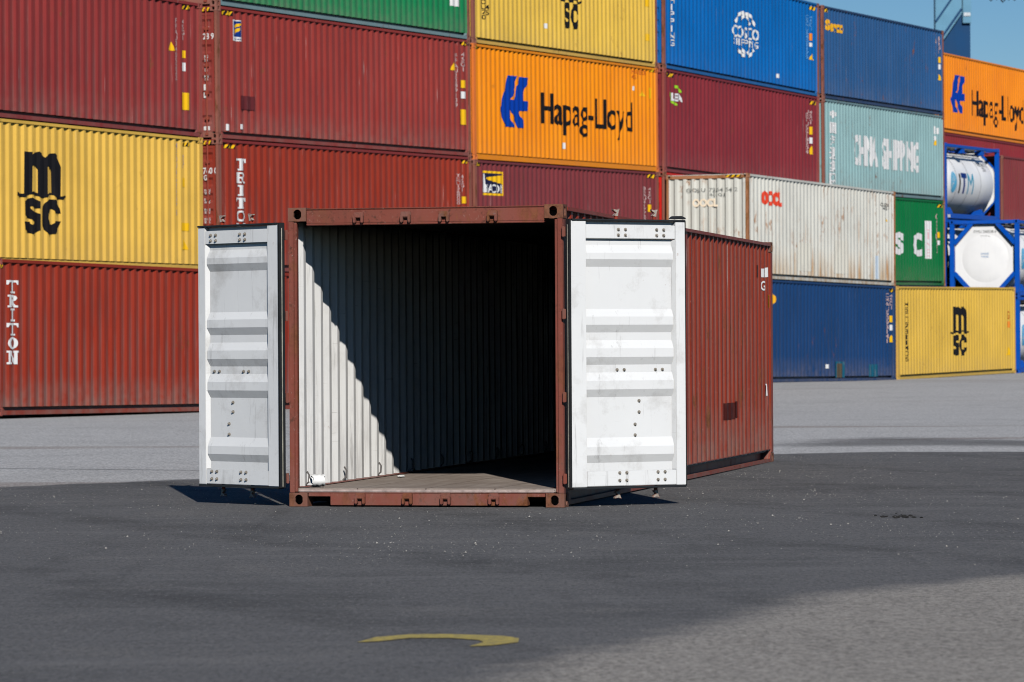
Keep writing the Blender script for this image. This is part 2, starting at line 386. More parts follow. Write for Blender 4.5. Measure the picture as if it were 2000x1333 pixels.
def end_door_mesh(H):
    m = MB(); z0, z1 = .16, H-.13; y1 = (W-.15)/2 - .008
    ribs = [z0 + (z1-z0)*k for k in (.1, .3, .43, .56, .69, .9)]
    pts = [(z0, .0)]
    for r in ribs: pts += [(r-.1, 0), (r-.05, .03), (r+.05, .03), (r+.1, 0)]
    pts += [(z1, 0)]
    for a, b in zip(pts, pts[1:]):
        m.add([(.05+a[1], .09, a[0]), (.05+a[1], y1-.09, a[0]), (.05+b[1], y1-.09, b[0]), (.05+b[1], .09, b[0])], [(0,1,2,3)])
    for a, b, in ((0, .09), (y1-.09, y1)): m.box(.042, .1, a, b, z0, z1)
    m.box(.042, .1, .09, y1-.09, z0-.0, z0+.08); m.box(.042, .1, .09, y1-.09, z1-.08, z1)
    return m.mesh('door')
def rod_mesh(H):
    m = MB(); m.tube([(0,0,.1), (0,0,H-.08)], .019, 8)
    for z in (.1, H-.09): m.box(-.03, .03, -.035, .035, z-.025, z+.025)
    for z in (.45, 1.0, 1.6, H-.5): m.box(-.012, .035, -.045, .045, z-.035, z+.035)
    return m.mesh('lock_rod', bevel=.003)

def container(M, z, H, L, side, frame_m=None, end_m=None, cast=None, rail='deep', near='door', label='', group='stacked shipping containers', cat='shipping container', rails=None):
    """a whole container; returns its Empty and a Decals helper for the visible long side (y=0)"""
    root = empty('shipping_container', M @ Matrix.Translation((0,0,z)))
    tag(root, label, cat, group)
    fm = frame_m or side; em = end_m or side; cm = cast or fm; rm = rails or side
    sm = cached(('side', H, L), lambda: side_mesh(L, .165, H-.07).mesh('side_wall', fix=False))
    link('side_wall', sm, side, root)
    at(link('side_wall', sm, side, root), (0,W,0), (1,-1,1))
    def roof():
        m = MB(); n = 58; d = (L-.3)/n
        for i in range(n):
            x = .15+i*d; zt = H-.012
            for xa, za, xb, zb in ((x, zt-.02, x+d*.25, zt), (x+d*.25, zt, x+d*.5, zt), (x+d*.5, zt, x+d*.75, zt-.02), (x+d*.75, zt-.02, x+d, zt-.02)):
                m.add([(xa,.06,za),(xb,.06,zb),(xb,W-.06,zb),(xa,W-.06,za)], [(0,1,2,3)])
        m.box(.0, .15, .06, W-.06, H-.03, H-.014); m.box(L-.15, L, .06, W-.06, H-.03, H-.014)
        return m.mesh('roof', fix=False)
    link('roof', cached(('roof', H, L), roof), side, root)
    def floor():
        m = MB(); m.box(.06, L-.06, .15, W-.15, .10, .16); return m.mesh('floor')
    link('floor', cached(('floor', L), floor), MAT['under'], root)
    def post():
        m = MB(); m.box(.0, .14, .003, .06, .118, H-.118); m.box(.004, .06, .06, .076, .118, H-.118)
        return m.mesh('corner_post', bevel=.008)
    pm = cached(('post', H), post)
    for xs in (0, 1):
        for ys in (0, 1): at(link('corner_post', pm, fm, root), (L*xs, W*ys, 0), (1-2*xs, 1-2*ys, 1))
    def trail():
        m = MB(); m.box(.178, L-.178, .0, .06, H-.078, H-.012); return m.mesh('top_rail', bevel=.006)
    def brail():
        m = MB()
        if rail == 'deep':
            m.box(.178, L-.178, .001, .05, .014, .098); m.box(.178, L-.178, .125, .135, .09, .164); m.box(.178, L-.178, .05, .125, .09, .098)
            for x in (.178, L-.178-.09):   # gusset at each end, cut on the slant
                q = [(x, .098), (x+.09, .098), (x+(0 if x < 1 else .09), .164)]
                m.prism(q, 'y', .004, .12)
        else:
            m.box(.178, L-.178, .004, .05, .014, .138); m.box(.178, L-.178, .07, .08, .13, .164)
        return m.mesh('bottom_rail', bevel=.004)
    tm = cached(('trail', H, L), trail); bmh = cached(('brail', rail, L), brail)
    for ys in (0, 1):
        at(link('top_rail', tm, rm, root), (0, W*ys, 0), (1, 1-2*ys, 1))
        at(link('bottom_rail', bmh, rm, root), (0, W*ys, 0), (1, 1-2*ys, 1))
    def header():
        m = MB(); m.box(.006, .1, .162, W-.162, H-.125, H-.02); return m.mesh('header', bevel=.006)
    def sill():
        m = MB(); m.box(.006, .1, .162, W-.162, .03, .155); return m.mesh('sill', bevel=.006)
    hm = cached(('header', H), header); sl = cached('sill', sill)
    for xs in (0, 1):
        at(link('header', hm, fm, root), (L*xs, 0, 0), (1-2*xs, 1, 1)); at(link('sill', sl, fm, root), (L*xs, 0, 0), (1-2*xs, 1, 1))
    castings(root, cm, L, H)
    # plain corrugated far end
    def endw():
        m = MB(); n = 9; a0 = .075; d = (W-.15)/n
        for i in range(n):
            y = a0+i*d
            for ya, xa, yb, xb in ((y, 0, y+d*.3, 0), (y+d*.3, 0, y+d*.5, .045), (y+d*.5, .045, y+d*.8, .045), (y+d*.8, .045, y+d, 0)):
                m.add([(.014+xa, ya, .15), (.014+xb, yb, .15), (.014+xb, yb, H-.1), (.014+xa, ya, H-.1)], [(0,1,2,3)])
        return m.mesh('end_wall', fix=False)
    ew = cached(('endw', H), endw)
    at(link('end_wall', ew, em, root), (L,0,0), (-1,1,1))
    if near == 'wall': link('end_wall', ew, em, root)
    else:
        dm = cached(('edoor', H), lambda: end_door_mesh(H)); rmh = cached(('rod', H), lambda: rod_mesh(H))
        for k in (0, 1):
            d = at(link('door', dm, em, root), (0, .075 if k == 0 else W-.075, 0), (1, 1-2*k, 1))
            for yy in (.2, .72):
                r = link('lock_rod', rmh, MAT['rod'] if near == 'door' else em, d); r.location = (.012, yy, 0)
    return root, Decals(root, L)
# ------------------------------------------------------------------ material set
MAT = {}
MAT['under'] = plain('floor_underside', (.05,.045,.04), .9)
MAT['rod'] = paint('rod_paint', lin(150,70,55), .3, .2, .2)
MAT['white'] = decal_mat('white_lettering', (.78,.78,.78), .25)
MAT['black'] = decal_mat('black_lettering', (.008,.008,.010), .03)
MAT['blue'] = decal_mat('blue_emblem', lin(0,58,160), .0)
MAT['yellow'] = decal_mat('yellow_label', lin(245,190,25), .1)
MAT['orange'] = decal_mat('orange_label', lin(240,140,50), .1)
MAT['faint'] = decal_mat('faint_white_lettering', lin(196,168,166), .5)
MAT['red'] = decal_mat('red_lettering', lin(240,75,50), .2)
MAT['green'] = decal_mat('green_crescent', lin(150,205,40), .1)
MAT['plateblue'] = decal_mat('blue_plate', lin(10,50,125), .05)
MAT['navyplate'] = decal_mat('dark_plate', lin(25,28,60), .05)
MAT['lblue'] = decal_mat('pale_blue_lettering', lin(90,150,205), .1)
MAT['darkred'] = decal_mat('brown_patch', lin(95,38,42), .1)
MAT['brownpatch'] = decal_mat('dark_brown_patch', lin(70,26,22), .1)
MAT['grey'] = decal_mat('grey_lettering', lin(105,108,105), .35)
MAT['owhite'] = decal_mat('faded_lettering', lin(252,232,205), .3)
MAT['oran'] = decal_mat('faint_orange_lettering', lin(190,85,30), .1)
MAT['seaco'] = decal_mat('amber_lettering', lin(245,180,40), .2)
MAT['teal'] = decal_mat('teal_patch', lin(22,88,112), .5)
MAT['tape'] = decal_mat('pale_blue_patch', lin(190,205,220), .1)
MAT['pale'] = decal_mat('pale_patch', lin(214,211,199), .5)
MAT['cyan'] = decal_mat('cyan_lettering', lin(40,160,195), .05)
MAT['sky'] = decal_mat('light_blue_emblem', lin(95,185,225), .05)
CP = dict(
 A3=paint('red_paint_a', lin(142,52,50), .12, .22, .25, groove=.35, scratch=.35),
 A2=paint('yellow_paint_a', lin(234,188,84), .02, .12, .1, grime=.08, groove=.12),
 A1=paint('red_oxide_paint_a', lin(150,50,32), .08, .15, .5, groove=.55),
 B4=paint('green_paint_a', lin(22,130,78), .08, .3, .3, groove=.25),
 B3=paint('red_paint_b', lin(150,56,50), .14, .25, .3, groove=.3, scratch=.6),
 B2=paint('red_oxide_paint_b', lin(148,50,33), .14, .3, .2, groove=.35, scratch=.5),
 C4=paint('yellow_paint_b', lin(232,190,78), .12, .15, .15, groove=.25),
 C3=paint('orange_paint', lin(255,146,18), .02, .1, .08, grime=.08, groove=.1),
 C2=paint('maroon_paint_a', lin(126,54,58), .1, .25, .2, groove=.3, scratch=.3),
 D4=paint('blue_paint_a', lin(0,100,176), .04, .04, .05, groove=.1),
 D3=paint('maroon_paint_b', lin(132,44,52), .08, .2, .15, groove=.2, scratch=.3),
 D2=paint('bright_red_paint', lin(215,40,34), .05, .15, .1),
 E4=paint('navy_paint_a', lin(40,86,136), .2, .45, .15, groove=.2),
 E3=paint('teal_paint', lin(146,182,184), .2, .35, .3, groove=.2),
 E2=paint('green_paint_b', lin(0,112,58), .12, .2, .2, groove=.15),
 W=paint('cream_paint', lin(216,215,206), .36, .1, .1, rustcol=(.24,.10,.03), edge=1.0, groove=.1, grime=.04),
 N=paint('navy_paint_b', lin(22,62,110), .08, .2, .3, groove=.15),
 Y=paint('yellow_paint_c', lin(224,182,76), .1, .15, .2, groove=.2),
 F4=paint('orange_paint_b', lin(255,142,30), .03, .1, .1, groove=.1),
 F3=paint('maroon_paint_c', lin(140,48,54), .1, .2, .2),
 G=paint('maroon_paint_d', lin(132,58,60), .12, .3, .2))
FR = dict(
 brown=paint('weathered_frame', lin(150,92,78), .5, .4, .2, rough=.7),
 redbrown=paint('red_frame', lin(160,78,68), .3, .4, .2),
 yellow=paint('yellow_frame', lin(226,180,84), .2, .3, .1),
 orange=paint('orange_frame', lin(235,125,55), .15, .3, .1),
 blue=paint('blue_frame', lin(20,100,165), .1, .2, .1),
 rust=paint('rusty_frame', lin(176,120,84), .75, .4, .2, rough=.8, rustcol=(.2,.085,.03)),
 navy=paint('navy_frame', lin(40,66,104), .3, .3, .1),
 teal=paint('teal_frame', lin(120,150,155), .35, .4, .2))

POSE = {
 'A':(-11.82,67.787,0.035,25.145,-0.18,1),'A1':(-9.437,66.98,0.066,25.145,-0.62,1),'B':(-6.329,79.484,0.012,25.145,0.589,1.0387),
 'C':(-0.871,91.129,0.088,24.912,0.645,.9771),'D':(4.253,102.021,0.24,25.288,-0.536,1.0136),'E':(9.74,113.733,0.118,24.921,0.353,.984),
 'N':(6.509,100.839,0.136,25.25,-0.494,1.0082),'Y':(11.833,112.19,0.038,25.046,0.388,.9947),'O':(0.439,31.221,0.0,12.53,-0.192,1),
 'F':(15.338,131.652,0.07,25.145,-0.05,1),'T':(14.839,124.706,0.205,25.145,0.4,1),'G':(17.516,130.409,0.04,25.145,0,1),'T2':(17.092,123.254,0.12,25.145,0,1)}
FM = {k: frame(*v) for k, v in POSE.items()}
L40, L20 = 12.192, 6.058
BX_ = {}
def stack(key, col, lev, label, **k):
    r = container(FM[col], lev, k.pop('H', HC), L40, CP[key], label=label, **k)
    r[1].sx = POSE[col][5]; BX_[key] = r; return r
stack('A1', 'A1', 0, 'red oxide container on the ground at far left, white letters running down its side', frame_m=FR['redbrown'], near='wall')
stack('A2', 'A', HC, 'yellow container with a large black emblem, sandwiched between red containers at the left edge', frame_m=FR['yellow'], rail='flush')
stack('A3', 'A', 2*HC, 'red container without any emblem, resting on the big yellow container at the left edge', frame_m=FR['redbrown'])
stack('B2', 'B', HC, 'red oxide container with white slab letters down its left end, right behind the open container', frame_m=FR['brown'], rails=CP['A3'])
stack('B3', 'B', 2*HC, 'red container with a small blue and yellow plate in its upper left corner', frame_m=FR['brown'])
stack('B4', 'B', 3*HC, 'green container cut off by the top edge of the photo', frame_m=FR['brown'], rails=FR['teal'])
stack('C2', 'C', HC, 'maroon container with a yellow beam plate, directly under the nearer orange container', frame_m=FR['brown'])
stack('C3', 'C', 2*HC, 'orange container with blue emblem and black lettering, fully in view beside the red stack', frame_m=FR['orange'], rail='flush')
stack('C4', 'C', 3*HC, 'yellow container on top of an orange one, its black emblem cut by the top edge', frame_m=FR['brown'], rails=FR['yellow'])
stack('D2', 'D', HC, 'bright red container behind the cream one, only a strip of its door showing', frame_m=FR['brown'])
stack('D3', 'D', 2*HC, 'maroon container with a small green crescent emblem, under the bright blue container', frame_m=FR['redbrown'])
stack('D4', 'D', 3*HC, 'bright blue container with a white globe emblem', frame_m=FR['brown'], rails=FR['blue'])
stack('E2', 'E', HC, 'green container with large white letters, half hidden behind the cream container', frame_m=FR['rust'])
stack('E3', 'E', 2*HC, 'pale teal container with tall white lettering', frame_m=FR['brown'], rails=FR['teal'])
stack('E4', 'E', 3*HC, 'faded navy container on top of the pale teal one, amber lettering in its corner', frame_m=FR['brown'], rails=FR['navy'])
stack('N', 'N', 0, 'navy blue container on the ground carrying the rusty cream container', frame_m=FR['navy'], near='wall')
stack('W', 'N', HC, 'rusty cream container with red lettering on its long side, resting on a navy container', frame_m=FR['rust'], near='wall')
stack('Y', 'Y', 0, 'yellow container on the ground at far right, small black emblem in its middle', frame_m=FR['yellow'], near='wall')
stack('F4', 'F', 3*HC, 'orange container cut off by the right edge of the photo, black lettering', frame_m=FR['orange'])
stack('F3', 'F', 2*HC, 'maroon container in the back row under the far right orange one', frame_m=FR['redbrown'])
stack('G', 'G', 2*ST, 'dull maroon container behind the upper tank container at the right edge', H=ST, frame_m=FR['brown'])

# lowest tier, almost wholly behind the nearer containers, carrying the stacks
CP['B1'] = CP['B3']; CP['C1'] = CP['C2']; CP['D1'] = CP['D3']; CP['E1'] = CP['N']; CP['F2'] = CP['F3']; CP['F1'] = CP['F3']
stack('B1', 'B', 0, 'red container at the foot of the stack behind the open container', frame_m=FR['brown'])
stack('C1', 'C', 0, 'maroon container at the foot of the stack under the yellow beam plate', frame_m=FR['brown'])
stack('D1', 'D', 0, 'maroon container on the ground under the bright red one', frame_m=FR['brown'])
stack('E1', 'E', 0, 'navy container on the ground under the green lettered one', frame_m=FR['navy'])
stack('F2', 'F', HC, 'maroon container second from the ground in the back row', frame_m=FR['redbrown'])
stack('F1', 'F', 0, 'maroon container on the ground in the back row', frame_m=FR['redbrown'])
# ------------------------------------------------------------------ paint marks
NAMES = dict(y='label', tri='warning_label', w='label', hz='hazard_stripes', code='container_number', kcode='container_number', ocode='container_number', lcode='container_number', wcode='lettering', gcode='container_number')
def hazard(b):
    n = 3; w = (b[1]-b[0])/n; sh = w*.45; out = []
    for i in range(n): x = b[0]+i*w; out.append([(x, b[2]), (x+w*.5, b[2]), (x+w*.5+sh, b[3]), (x+sh, b[3])])
    return out
def stretch(polys, src, dst):
    return [[(dst[0]+(x-src[0])/(src[1]-src[0])*(dst[1]-dst[0]), dst[2]+(y-src[2])/(src[3]-src[2])*(dst[3]-dst[2])) for x, y in p] for p in polys]
def bounds(polys):
    xs = [x for p in polys for x, y in p]; ys = [y for p in polys for x, y in p]; return (min(xs), max(xs), min(ys), max(ys))
def sc(key, b):
    k = POSE[COLOF[key]][5]; return [b[0]/k, b[1]/k, b[2], b[3]]
def scp(key, polys):
    k = POSE[COLOF[key]][5]; return [[(x/k, y) for x, y in p] for p in polys]
COLOF = dict(A3='A',A2='A',A1='A1',B4='B',B3='B',B2='B',C4='C',C3='C',C2='C',D4='D',D3='D',E4='E',E3='E',E2='E',W='N',N='N',Y='Y',F4='F')
CODES = {'A3':('FFAU 340522 2','45G1'),'A2':('MEDU 452207 8','45G1'),'B3':('FFAU 228913 9','45G1'),'B2':('TCNU 176800 0','45G1'),'C2':('BEAU 417720 3','45G1'),
 'C3':('HLBU 283105','45G1'),'C4':('MEDU 70','45'),'D4':('CSNU 640117 5','45G1'),'D3':('UETU 551820 4','45G1'),'E4':('SEGU 483320','45G1'),'E2':('CSLU 23','45'),'W':('OOLU 726','45G1'),'N':('CMAU 509314 1','45G1'),'Y':('MSCU 731140 6','45G1')}
def vert(t): return '\n'.join(t.replace(' ', ''))
for key, items in MARKS.items():
    if key == 'O': continue
    root, D = BX_[key]; nc = 0
    for it in items:
        kind, b = it[0], sc(key, it[1:])
        nm = NAMES.get(kind, 'label')
        if kind in ('code', 'kcode', 'ocode', 'lcode', 'gcode'):
            m = MAT[{'code':'faint','kcode':'black','ocode':'oran','lcode':'lblue','gcode':'grey'}[kind]]
            t = CODES[key][min(nc, 1)]; nc += 1
            D.put(nm, flat_text(t if b[1]-b[0] > b[3]-b[2] else vert(t), b, .012, cap=False), m)
        elif kind == 'wcode': D.put('lettering', flat_text(vert('SHIPPING'), b, .02, cap=False), MAT['white'])
        elif kind == 'y': D.put(nm, flat_poly([rect(b)]), MAT['yellow'])
        elif kind == 'w': D.put(nm, flat_poly([rect(b)]), MAT['white'])
        elif kind in ('or',): D.put(nm, flat_poly([rect(b)]), MAT['orange'])
        elif kind == 'tri': D.put(nm, flat_poly([[(b[0],b[2]),(b[1],b[2]),((b[0]+b[1])/2,b[3])]]), MAT['yellow'])
        elif kind == 'hz':
            o = D.put('hazard_stripes', flat_poly([rect(b)]), MAT['black']); D.put('hazard_stripes', flat_poly(hazard(b)), MAT['yellow'])
        elif kind == 'dk': D.put('paint_patch', flat_poly([rect(b)]), MAT['darkred'])
        elif kind == 'plate':
            D.put('emblem_plate', flat_poly([rect(b)]), MAT['white'])
            w, h = b[1]-b[0], b[3]-b[2]
            D.put('emblem_plate', flat_poly([rect((b[0]+.07*w, b[1]-.07*w, b[2]+.2*h, b[3]-.05*h))]), MAT['plateblue'])
            D.put('emblem', flat_poly(scp(key, FP)), MAT['yellow'])
            D.put('lettering', flat_text('florens', (b[0]+.12*w, b[1]-.12*w, b[2]+.06*h, b[2]+.15*h), .01), MAT['plateblue'])
        elif kind == 'beacon':
            w, h = b[1]-b[0], b[3]-b[2]
            D.put('emblem_plate', flat_poly([rect(b)]), MAT['yellow'])
            D.put('emblem_plate', flat_poly([rect((b[0]+.03*w, b[1]-.02*w, b[2]+.09*h, b[3]-.09*h))]), MAT['navyplate'])
            D.put('emblem', flat_poly([[(b[0]+.14*w, b[2]+.66*h), (b[0]+.99*w, b[2]+.47*h), (b[0]+.99*w, b[2]+.86*h), (b[0]+.14*w, b[2]+.73*h)]]), MAT['yellow'])
            D.put('lettering', flat_text('BEACON', (b[0]+.05*w, b[1]-.03*w, b[2]+.12*h, b[2]+.47*h), .02), MAT['white'])
            D.put('emblem', flat_poly([[(b[0]+.04*w, b[2]+.12*h), (b[0]+.13*w, b[2]+.12*h), (b[0]+.10*w, b[2]+.88*h), (b[0]+.05*w, b[2]+.88*h)]]), MAT['white'])
        elif kind == 'crest':
            cx, cy, rx, ry = (b[0]+b[1])/2, (b[2]+b[3])/2, (b[1]-b[0])/2, (b[3]-b[2])/2
            def cres(a0, a1):
                o = [(cx+rx*math.cos(a0+(a1-a0)*k/12), cy+ry*math.sin(a0+(a1-a0)*k/12)) for k in range(13)]
                i = [(cx+rx*.78*math.cos(a0+(a1-a0)*k/12)-.0, cy+ry*.72*math.sin(a0+(a1-a0)*k/12)) for k in range(1, 12)]
                return o + i[::-1]
            D.put('emblem', flat_poly([cres(.35, 1.9), cres(2.9, 5.0)]), MAT['green'])
        elif kind == 'disc':
            D.put('label', flat_poly([[((b[0]+b[1])/2+(b[1]-b[0])/2*math.cos(k*.3927), (b[2]+b[3])/2+(b[3]-b[2])/2*math.sin(k*.3927)) for k in range(16)]]), MAT['seaco'])
        elif kind == 'wplate':
            D.put('label_plate', flat_poly([rect(b)]), MAT['white'])
            D.put('lettering', flat_text(vert('LINE'), (b[0]+.2*(b[1]-b[0]), b[1]-.2*(b[1]-b[0]), b[2]+.08, b[3]-.08), .0, cap=False), decal_mat('pink_lettering', lin(225,180,185), .1))
        else:
            m = {'patch':'pale','tape':'tape','teal':'teal','teal2':'teal'}[kind]; D.put('paint_patch', flat_poly([rect(b)]), MAT[m])
            if kind == 'teal':
                w, h = b[1]-b[0], b[3]-b[2]
                D.put('paint_patch', flat_poly([rect((b[0]+.22*w, b[1]-.22*w, b[2], b[3]-.12*h))]), decal_mat('brown_green_patch', lin(85,75,62), .3))
# slab letters running down the two red oxide containers
SLAB = {
 'T': [[(0,1),(1,1),(1,.66),(.9,.66),(.84,.84),(.64,.84),(.64,.14),(.78,.14),(.78,0),(.26,0),(.26,.14),(.38,.14),(.38,.84),(.16,.84),(.1,.66),(0,.66)]],
 'R': [[(.06,1),(.62,1),(.84,.92),(.9,.74),(.82,.56),(.66,.48),(.8,.18),(.96,.15),(.96,0),(.66,0),(.44,.44),(.38,.44),(.38,.15),(.5,.15),(.5,0),(.06,0),(.06,.15),(.16,.15),(.16,.85),(.06,.85)], [(.38,.84),(.56,.84),(.64,.72),(.56,.58),(.38,.58)]],
 'I': [[(.26,1),(.76,1),(.76,.85),(.64,.85),(.64,.15),(.78,.15),(.78,0),(.26,0),(.26,.15),(.4,.15),(.4,.85),(.26,.85)]],
 'O': [[(.5+.44*math.cos(k*.3927), .5+.5*math.sin(k*.3927)) for k in range(16)], [(.5+.22*math.cos(k*.3927), .5+.33*math.sin(k*.3927)) for k in range(16)]],
 'N': [[(.0,1),(.32,1),(.72,.42),(.72,.85),(.62,.85),(.62,1),(1,1),(1,.85),(.9,.85),(.9,0),(.7,0),(.26,.64),(.26,.15),(.38,.15),(.38,0),(0,0),(0,.15),(.1,.15),(.1,.85),(0,.85)]]}
for key in ('A1', 'B2'):
    D = BX_[key][1]
    for ch, b in zip('TRITON', TX['TRI_'+key]):
        b = sc(key, b); D.put('lettering', flat_poly(stretch(SLAB[ch], (0,1,0,1), b)), MAT['white'])
def msc(key, dst):
    src = bounds(MSC); P = stretch(MSC, src, dst) if dst else MSC
    D = BX_[key][1]
    D.put('emblem', flat_poly(P[:3]), MAT['black']); D.put('emblem', flat_poly(P[3:4]), MAT['black']); D.put('emblem', flat_poly(P[4:]), MAT['black'])
msc('A2', None); msc('C4', sc('C4', BX['msc4'])); msc('Y', sc('Y', BX['mscY']))
BX_['C3'][1].put('emblem', flat_poly(scp('C3', [HLP])), MAT['blue'])
BX_['F4'][1].put('emblem', flat_poly(stretch([HLP], bounds([HLP]), BX['hlF'])), MAT['blue'])
BX_['C3'][1].put('lettering', flat_text('Hapag-Lloyd', sc('C3', TX['HL_C3']), .004), MAT['black'])
BX_['F4'][1].put('lettering', flat_text('Hapag-Lloyd', TX['HL_F4'], .01), MAT['black'])
D = BX_['D4'][1]
D.put('lettering', flat_text('COSCO', sc('D4', TX['COSCO']), .012), MAT['white'])
D.put('lettering', flat_text('SHIPPING', sc('D4', TX['SHIP']), .005), MAT['white'])
for a in scp('D4', ARC): D.put('emblem', flat_poly(strokes([a], .1)), MAT['white'])
BX_['E4'][1].put('lettering', flat_text('Seaco', sc('E4', TX['SEACO']), .06), MAT['seaco'])
D = BX_['E3'][1]
D.put('lettering', flat_text('CHINA', sc('E3', TX['CHINA']), .045), MAT['white']); D.put('lettering', flat_text('SHIPPING', sc('E3', TX['SHIPPING']), .045), MAT['white'])
for ch, b in zip('中國海運集團', CJK): D.put('lettering', flat_text(ch, sc('E3', b), .02, cap=False), MAT['white'])
D = BX_['E2'][1]
D.put('lettering', flat_text('S', sc('E2', TX['S']), .06), MAT['white']); D.put('lettering', flat_text('C', sc('E2', TX['C']), .06), MAT['white'])
BX_['W'][1].put('lettering', flat_text('OOCL', sc('W', TX['OOCLs']), .07), MAT['red'])
BX_['D3'][1].put('lettering', flat_text('LEA', sc('D3', TX['LEA']), .05), MAT['white'])
# marks on the ends that face the camera: pieces of (y,z) outline pressed on the end plane
def end_mark(root, name, me, mat, x, y0=None):
    for v in me.vertices: v.co = (x, -v.co.x, v.co.y)
    me.name = name; return link(name, me, mat, root)
def endbox(a, b, c, d): return (-max(a, b), -min(a, b), c, d)
r = BX_['B3'][0]
end_mark(r, 'container_number', flat_text('28 9', endbox(.37,.10,2.17,2.3), .02), MAT['white'], .038)
for a, b, c, d in ((.343,.251,1.681,1.823),(.345,.254,1.47,1.622),(.348,.244,1.27,1.388)): end_mark(r, 'lettering', flat_text('KG\nLB', endbox(a,b,c,d), .01, cap=False), MAT['white'], .038)
for a, b, c, d in ((.364,.272,1.059,1.189),(.366,.275,.892,1.011),(.375,.221,.19,.274)): end_mark(r, 'label', flat_poly([rect(endbox(a,b,c,d))]), MAT['white'], .038)
r = BX_['B2'][0]
end_mark(r, 'container_number', flat_text('1760 0', endbox(.46,.05,2.139,2.275), .02), MAT['white'], .038)
end_mark(r, 'container_number', flat_text('G1', endbox(.39,.273,2.0,2.114), .02), MAT['white'], .038)
for a, b, c, d in ((.381,.226,1.693,1.801),(.384,.229,1.493,1.601),(.387,.232,1.27,1.378),(.39,.235,1.058,1.178)): end_mark(r, 'lettering', flat_text('00 KGS\n00 LBS', endbox(a,b,c,d), .01, cap=False), MAT['white'], .038)
for k in ('B3', 'B2'):
    b = endbox(.48, .17, 2.775, 2.855)
    end_mark(BX_[k][0], 'hazard_stripes', flat_poly([rect(b)]), MAT['black'], .0045); end_mark(BX_[k][0], 'hazard_stripes', flat_poly(hazard(b)), MAT['yellow'], .003)
r = BX_['W'][0]
for t_, a_, b_ in (('OOLU',1.84,1.27),('7264',1.16,.74),('54 2',.66,.31)): end_mark(r, 'container_number', flat_text(t_, endbox(a_,b_,2.408,2.514), .0), MAT['grey'], .011)
end_mark(r, 'container_number', flat_text('45 G1', endbox(1.15,.691,2.279,2.367), .0), MAT['grey'], .011)
end_mark(r, 'lettering', flat_text('OOCL', endbox(1.657,.89,2.005,2.216), .05), MAT['owhite'], .011)
b = endbox(.66, .2, 2.80, 2.87); end_mark(r, 'hazard_stripes', flat_poly([rect(b)]), MAT['black'], .0045); end_mark(r, 'hazard_stripes', flat_poly(hazard(b)), MAT['yellow'], .003)
